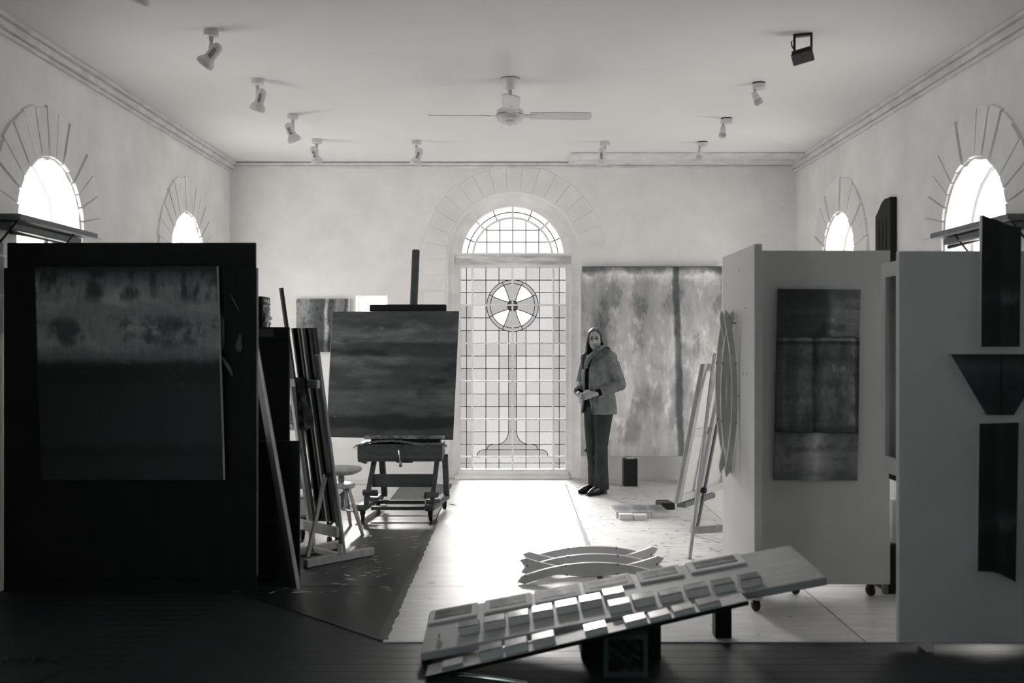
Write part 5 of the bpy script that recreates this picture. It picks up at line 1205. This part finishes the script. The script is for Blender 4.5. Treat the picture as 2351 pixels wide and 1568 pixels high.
for s_ in (-1, 1):
    ey = B('eye', M_eyew, per, lambda bm: ell(bm, H3(0.0725, s_*0.029, 0.003), AXH, (0.010, 0.014, 0.0065), 10), True)
    B('iris', M_feat, ey, lambda bm: ell(bm, H3(0.0805, s_*0.029, 0.003), AXH, (0.0035, 0.0068, 0.0058), 10), True)
    B('eyelid', M_lash, per, lambda bm: limb(bm, [H3(0.075, s_*0.014, 0.006), H3(0.083, s_*0.028, 0.0105), H3(0.074, s_*0.044, 0.005)], [0.0025, 0.003, 0.002], 6, 4), True)
    B('eyebrow', M_hair, per, lambda bm: limb(bm, [H3(0.082, s_*0.013, 0.024), H3(0.080, s_*0.03, 0.029), H3(0.068, s_*0.046, 0.023)], [0.0035, 0.004, 0.002], 6, 3), True)
B('mouth', M_lip, per, lambda bm: limb(bm, [H3(0.074, -0.021, -0.062), H3(0.0865, 0, -0.0595), H3(0.074, 0.021, -0.062)], [0.003, 0.006, 0.003], 8, 4), True)
# hair: parted in the middle, long strands falling past the shoulders, some brought forward over the chest
def crom(pts_, sub=5):
    P_ = [pts_[0]]+pts_+[pts_[-1]]; out = []
    for i in range(1, len(P_)-2):
        a_, b_, c_, d_ = P_[i-1:i+3]
        for k_ in range(sub):
            t_ = k_/sub; out.append(0.5*((2*b_)+(c_-a_)*t_+(2*a_-5*b_+4*c_-d_)*t_*t_+(3*b_-a_-3*c_+d_)*t_**3))
    return out+[pts_[-1]]
def strand(bm, pts_, r0):
    q_ = crom(pts_); n_ = len(q_); tube(bm, q_, [r0*(0.7 if i < 3 else 1.0)*(1.0 if i < n_-6 else max(0.25, (n_-1-i)/6)) for i in range(n_)], 6)
bm = new_bm(); rn = random.Random(12)
ell(bm, H3(-0.030, 0, 0.026), AXH, (0.085, 0.078, 0.090), 20)
def scalp(f, phi, s_):
    k_ = math.sqrt(max(0.30, 1-((f+0.014)/0.100)**2)); kl = max(0.80, k_)
    return H3(f, s_*0.083*kl*math.sin(phi), 0.020+0.101*k_*math.cos(phi))
for s_ in (-1, 1):
    for i in range(54):
        k_ = i/53; f0_ = 0.056-0.160*k_; j_ = lambda a_: rn.uniform(-a_, a_)
        pts_ = [scalp(f0_, 0.04, s_), scalp(f0_-0.004, 0.55, s_), scalp(f0_-0.010+j_(0.003), 1.1, s_), scalp(f0_-0.014+j_(0.004), 1.57, s_)]
        f1 = f0_-0.016; wf = 1-0.3*max(0, k_-0.5)*2
        pts_ += [H3(f1*0.9+j_(0.005), s_*(0.087*wf+j_(0.004)), -0.06), H3(f1*0.7+j_(0.008), s_*(0.094*wf+j_(0.006)), -0.125)]
        if s_ > 0 and k_ < 0.5:
            e_ = rn.random(); pts_[-1] = W3(0.075+j_(0.008), 0.118+j_(0.008), 1.455+j_(0.01)); pts_ += [W3(0.128+j_(0.01), 0.100-0.03*e_, 1.405+j_(0.012)), W3(0.166+j_(0.006), 0.055-0.055*e_, 1.335+j_(0.012)), W3(0.168+j_(0.008), 0.01-0.05*e_+j_(0.01), 1.255-0.03*e_+j_(0.015))]
        elif s_ < 0 and k_ < 0.55:
            pts_ += [W3(0.075+0.05*(1-k_)+j_(0.01), -0.105+j_(0.012), 1.36), W3(0.125+j_(0.012), -0.10+j_(0.014), 1.27-0.05*rn.random())]
        else: pts_ += [H3(f1*0.6-0.045+j_(0.01), s_*(0.088*wf+j_(0.01)), -0.20), H3(f1*0.6-0.06+j_(0.01), s_*(0.08*wf+j_(0.01)), -0.26+j_(0.03))]
        strand(bm, pts_, 0.0082)
for i in range(16):
    l_ = -0.075+0.15*i/15
    strand(bm, [H3(-0.07, l_*0.6, 0.085), H3(-0.115, l_, 0.0), H3(-0.122+rn.uniform(-0.006, 0.006), l_*1.1, -0.12), H3(-0.135, l_*1.1, -0.24-0.04*rn.random())], 0.013)
link('hair', remesh(bm, 0.0040, 1, 0.5), M_hair, per, True)
# shirt
bm = new_bm(); stack(bm, [(0.01, 0, 0.86, 0.118, 0.168), (0.01, 0, 0.95, 0.122, 0.172), (0.015, 0, 1.05, 0.112, 0.148), (0.018, 0, 1.2, 0.117, 0.158), (0.0, 0, 1.33, 0.098, 0.152), (-0.005, 0, 1.385, 0.068, 0.10), (0.005, 0, 1.425, 0.056, 0.06)])
for a_, b_, c_ in ((shL, elL, wrL), (shR, elR, wrR)): limb(bm, [a_, b_, b_.lerp(c_, 0.9)], [0.052, 0.043, 0.034])
link('shirt', remesh(bm, 0.009, 5), M_shirt, per, True)
# jacket
bm = new_bm()
stack(bm, [(-0.005, 0, 0.76, 0.155, 0.205), (-0.002, 0, 0.84, 0.156, 0.208), (0.005, 0, 0.95, 0.146, 0.20), (0.012, 0, 1.08, 0.138, 0.182), (0.015, 0, 1.2, 0.138, 0.185), (0.0, 0, 1.32, 0.118, 0.18), (-0.008, 0, 1.385, 0.09, 0.13), (-0.005, 0, 1.43, 0.075, 0.085), (-0.012, 0, 1.455, 0.075, 0.085)])
for a_, b_, c_ in ((shL, elL, wrL), (shR, elR, wrR)):
    limb(bm, [a_+UP*-0.005, b_, b_.lerp(c_, 0.62)], [0.068, 0.058, 0.052])
for s_ in (-1, 1): limb(bm, [W3(-0.01, s_*0.08, 1.405), W3(-0.01, s_*0.165, 1.355)], [0.045, 0.062])
for (c_, d_, r_) in ((elL.lerp(wrL, 0.10)+UP*0.045, PF*0.5-PL*0.5+UP*0.3, 0.016), (elL.lerp(wrL, 0.22)+UP*0.04, PF*0.3-PL*0.6-UP*0.3, 0.014), (elL.lerp(shL, 0.22)+PF*0.045, PL*0.5+UP*0.6, 0.016), (elR.lerp(wrR, 0.12)+UP*0.045, PF*0.5+PL*0.5, 0.016), (W3(0.10, 0.14, 0.83), PL*0.8+UP*0.35-PF*0.3, 0.018), (W3(0.02, 0.195, 0.84), PF*-0.8+UP*0.3, 0.018)):
    limb(bm, [c_-d_*0.05, c_+d_*0.05], [r_, r_*0.7], 8, 3)
me = remesh(bm, 0.0075, 5)
b2 = new_bm(); b2.from_mesh(me); bpy.data.meshes.remove(me); kill = []
for f_ in b2.faces:
    c = f_.calc_center_median()-PO; ff, ll, z = c.dot(PF), c.dot(PL), c.z
    wid = 0.034+0.05*max(0, (0.98-z)/0.2)+0.035*max(0, (z-1.28)/0.1)
    if (ff > 0.035 and abs(ll+0.012) < wid and z < 1.47 and not (z < 1.2 and ff > 0.17)) or z < 0.795 or z > 1.448: kill.append(f_)
bmesh.ops.delete(b2, geom=kill, context='FACES')
me = bpy.data.meshes.new('jacket'); b2.to_mesh(me); b2.free()
jk = link('jacket', me, M_jacket, per, True); me.materials.append(M_lining)
sm = jk.modifiers.new('thickness', 'SOLIDIFY'); sm.thickness = 0.008; sm.offset = -1; sm.material_offset = 1
for a_, c_ in ((elL, wrL), (elR, wrR)):
    d = (c_-a_).normalized(); p = a_.lerp(c_, 0.60)
    B('cuff', M_jacket, jk, lambda bm: tube(bm, [p-d*0.035, p-d*0.02, p+d*0.03, p+d*0.034], [0.042, 0.0595, 0.057, 0.048], 18), True)
for s_ in (-1, 1):
    def edge_(bm):
        pts_ = []
        for i in range(13):
            z = 0.80+0.60*i/12; wid = 0.034+0.05*max(0, (0.98-z)/0.2)+0.035*max(0, (z-1.28)/0.1); rf = 0.152 if z < 0.95 else (0.152-(z-0.95)*0.04 if z < 1.25 else 0.140-(z-1.25)*0.28)
            l_ = -0.012+s_*(wid+0.008); pts_.append(W3(0.004+rf*math.sqrt(max(0.05, 1-(l_/0.2)**2)), l_, z))
        tube(bm, pts_, [(0.007, 0.012)]*len(pts_), 8)
    B('placket', M_jacket, jk, edge_, True)
def collar(bm):
    rows_ = []
    for i in range(25):
        a_ = math.radians(92+176*i/24); rows_.append([W3(-0.01+0.078*math.cos(a_), 0.092*math.sin(a_), 1.405), W3(-0.014+0.084*math.cos(a_), 0.096*math.sin(a_), 1.452), W3(-0.014+0.104*math.cos(a_), 0.122*math.sin(a_), 1.415)])
    vv = [[bm.verts.new(p) for p in r_] for r_ in rows_]
    for a_, b_ in zip(vv, vv[1:]):
        for k_ in range(2): bm.faces.new((a_[k_], b_[k_], b_[k_+1], a_[k_+1]))
    r_ = bmesh.ops.extrude_face_region(bm, geom=bm.faces[:]); bmesh.ops.translate(bm, vec=(0, 0, 0.006), verts=[v for v in r_['geom'] if isinstance(v, bmesh.types.BMVert)])
B('collar', M_lining, jk, collar, True)
B('pocket', M_jacket, jk, lambda bm: box(bm, W3(0.085, 0.168, 0.92), (0.012, 0.11, 0.12), Matrix((PF*0.60+PL*0.80, PL*0.60-PF*0.80, UP)).transposed(), 0.004), True)
# jeans
bm = new_bm(); stack(bm, [(0.0, 0.005, 0.80, 0.112, 0.165), (0, 0, 0.9, 0.12, 0.17), (0.003, 0, 0.96, 0.115, 0.16)])
limb(bm, [hipL, W3(0.03, 0.088, 0.68), knL, W3(0.04, 0.082, 0.28), W3(0.035, 0.075, 0.055)], [0.100, 0.084, 0.064, 0.066, 0.078])
limb(bm, [hipR, W3(0.02, -0.075, 0.68), knR, W3(0.012, -0.062, 0.28), W3(0.005, -0.055, 0.06)], [0.100, 0.080, 0.060, 0.058, 0.066])
for (f_, l_, z_, r_) in ((0.10, 0.10, 0.44, 0.018), (0.095, 0.06, 0.37, 0.016), (0.10, 0.09, 0.30, 0.014), (0.08, -0.08, 0.42, 0.014)): limb(bm, [W3(f_, l_-0.03, z_), W3(f_, l_+0.03, z_-0.03)], [r_, r_*0.6], 8, 2)
me = remesh(bm, 0.0085, 5); b2 = new_bm(); b2.from_mesh(me); bpy.data.meshes.remove(me)
bmesh.ops.delete(b2, geom=[f_ for f_ in b2.faces if (f_.calc_center_median()-PO).z < 0.05], context='FACES')
me = bpy.data.meshes.new('jeans'); b2.to_mesh(me); b2.free(); link('jeans', me, M_jean, per, True)
# boots
for (an, l_, toe) in ((anL, 0.075, 0.02), (anR, -0.055, -0.03)):
    f0 = (an-PO).dot(PF)
    bm = new_bm(); limb(bm, [W3(f0-0.02, l_, 0.14), W3(f0-0.025, l_, 0.075)], [0.045, 0.042], 12, 2)
    limb(bm, [W3(f0-0.03, l_, 0.065), W3(f0+0.06, l_+toe*0.3, 0.052), W3(f0+0.13, l_+toe*0.7, 0.036), W3(f0+0.185, l_+toe, 0.026)], [0.038, 0.040, 0.034, 0.016], 12, 3)
    me = remesh(bm, 0.007, 4); bt = link('boot', me, M_boot, per, True)
    B('heel', M_boot, bt, lambda bm: box(bm, W3(f0-0.038, l_, 0.018), (0.055, 0.058, 0.036), Matrix((PF, PL, UP)).transposed(), 0.004))
    B('sole', M_boot, bt, lambda bm: box(bm, W3(f0+0.11, l_+toe*0.6, 0.006), (0.15, 0.062, 0.011), Matrix((PF, PL, UP)).transposed(), 0.004))
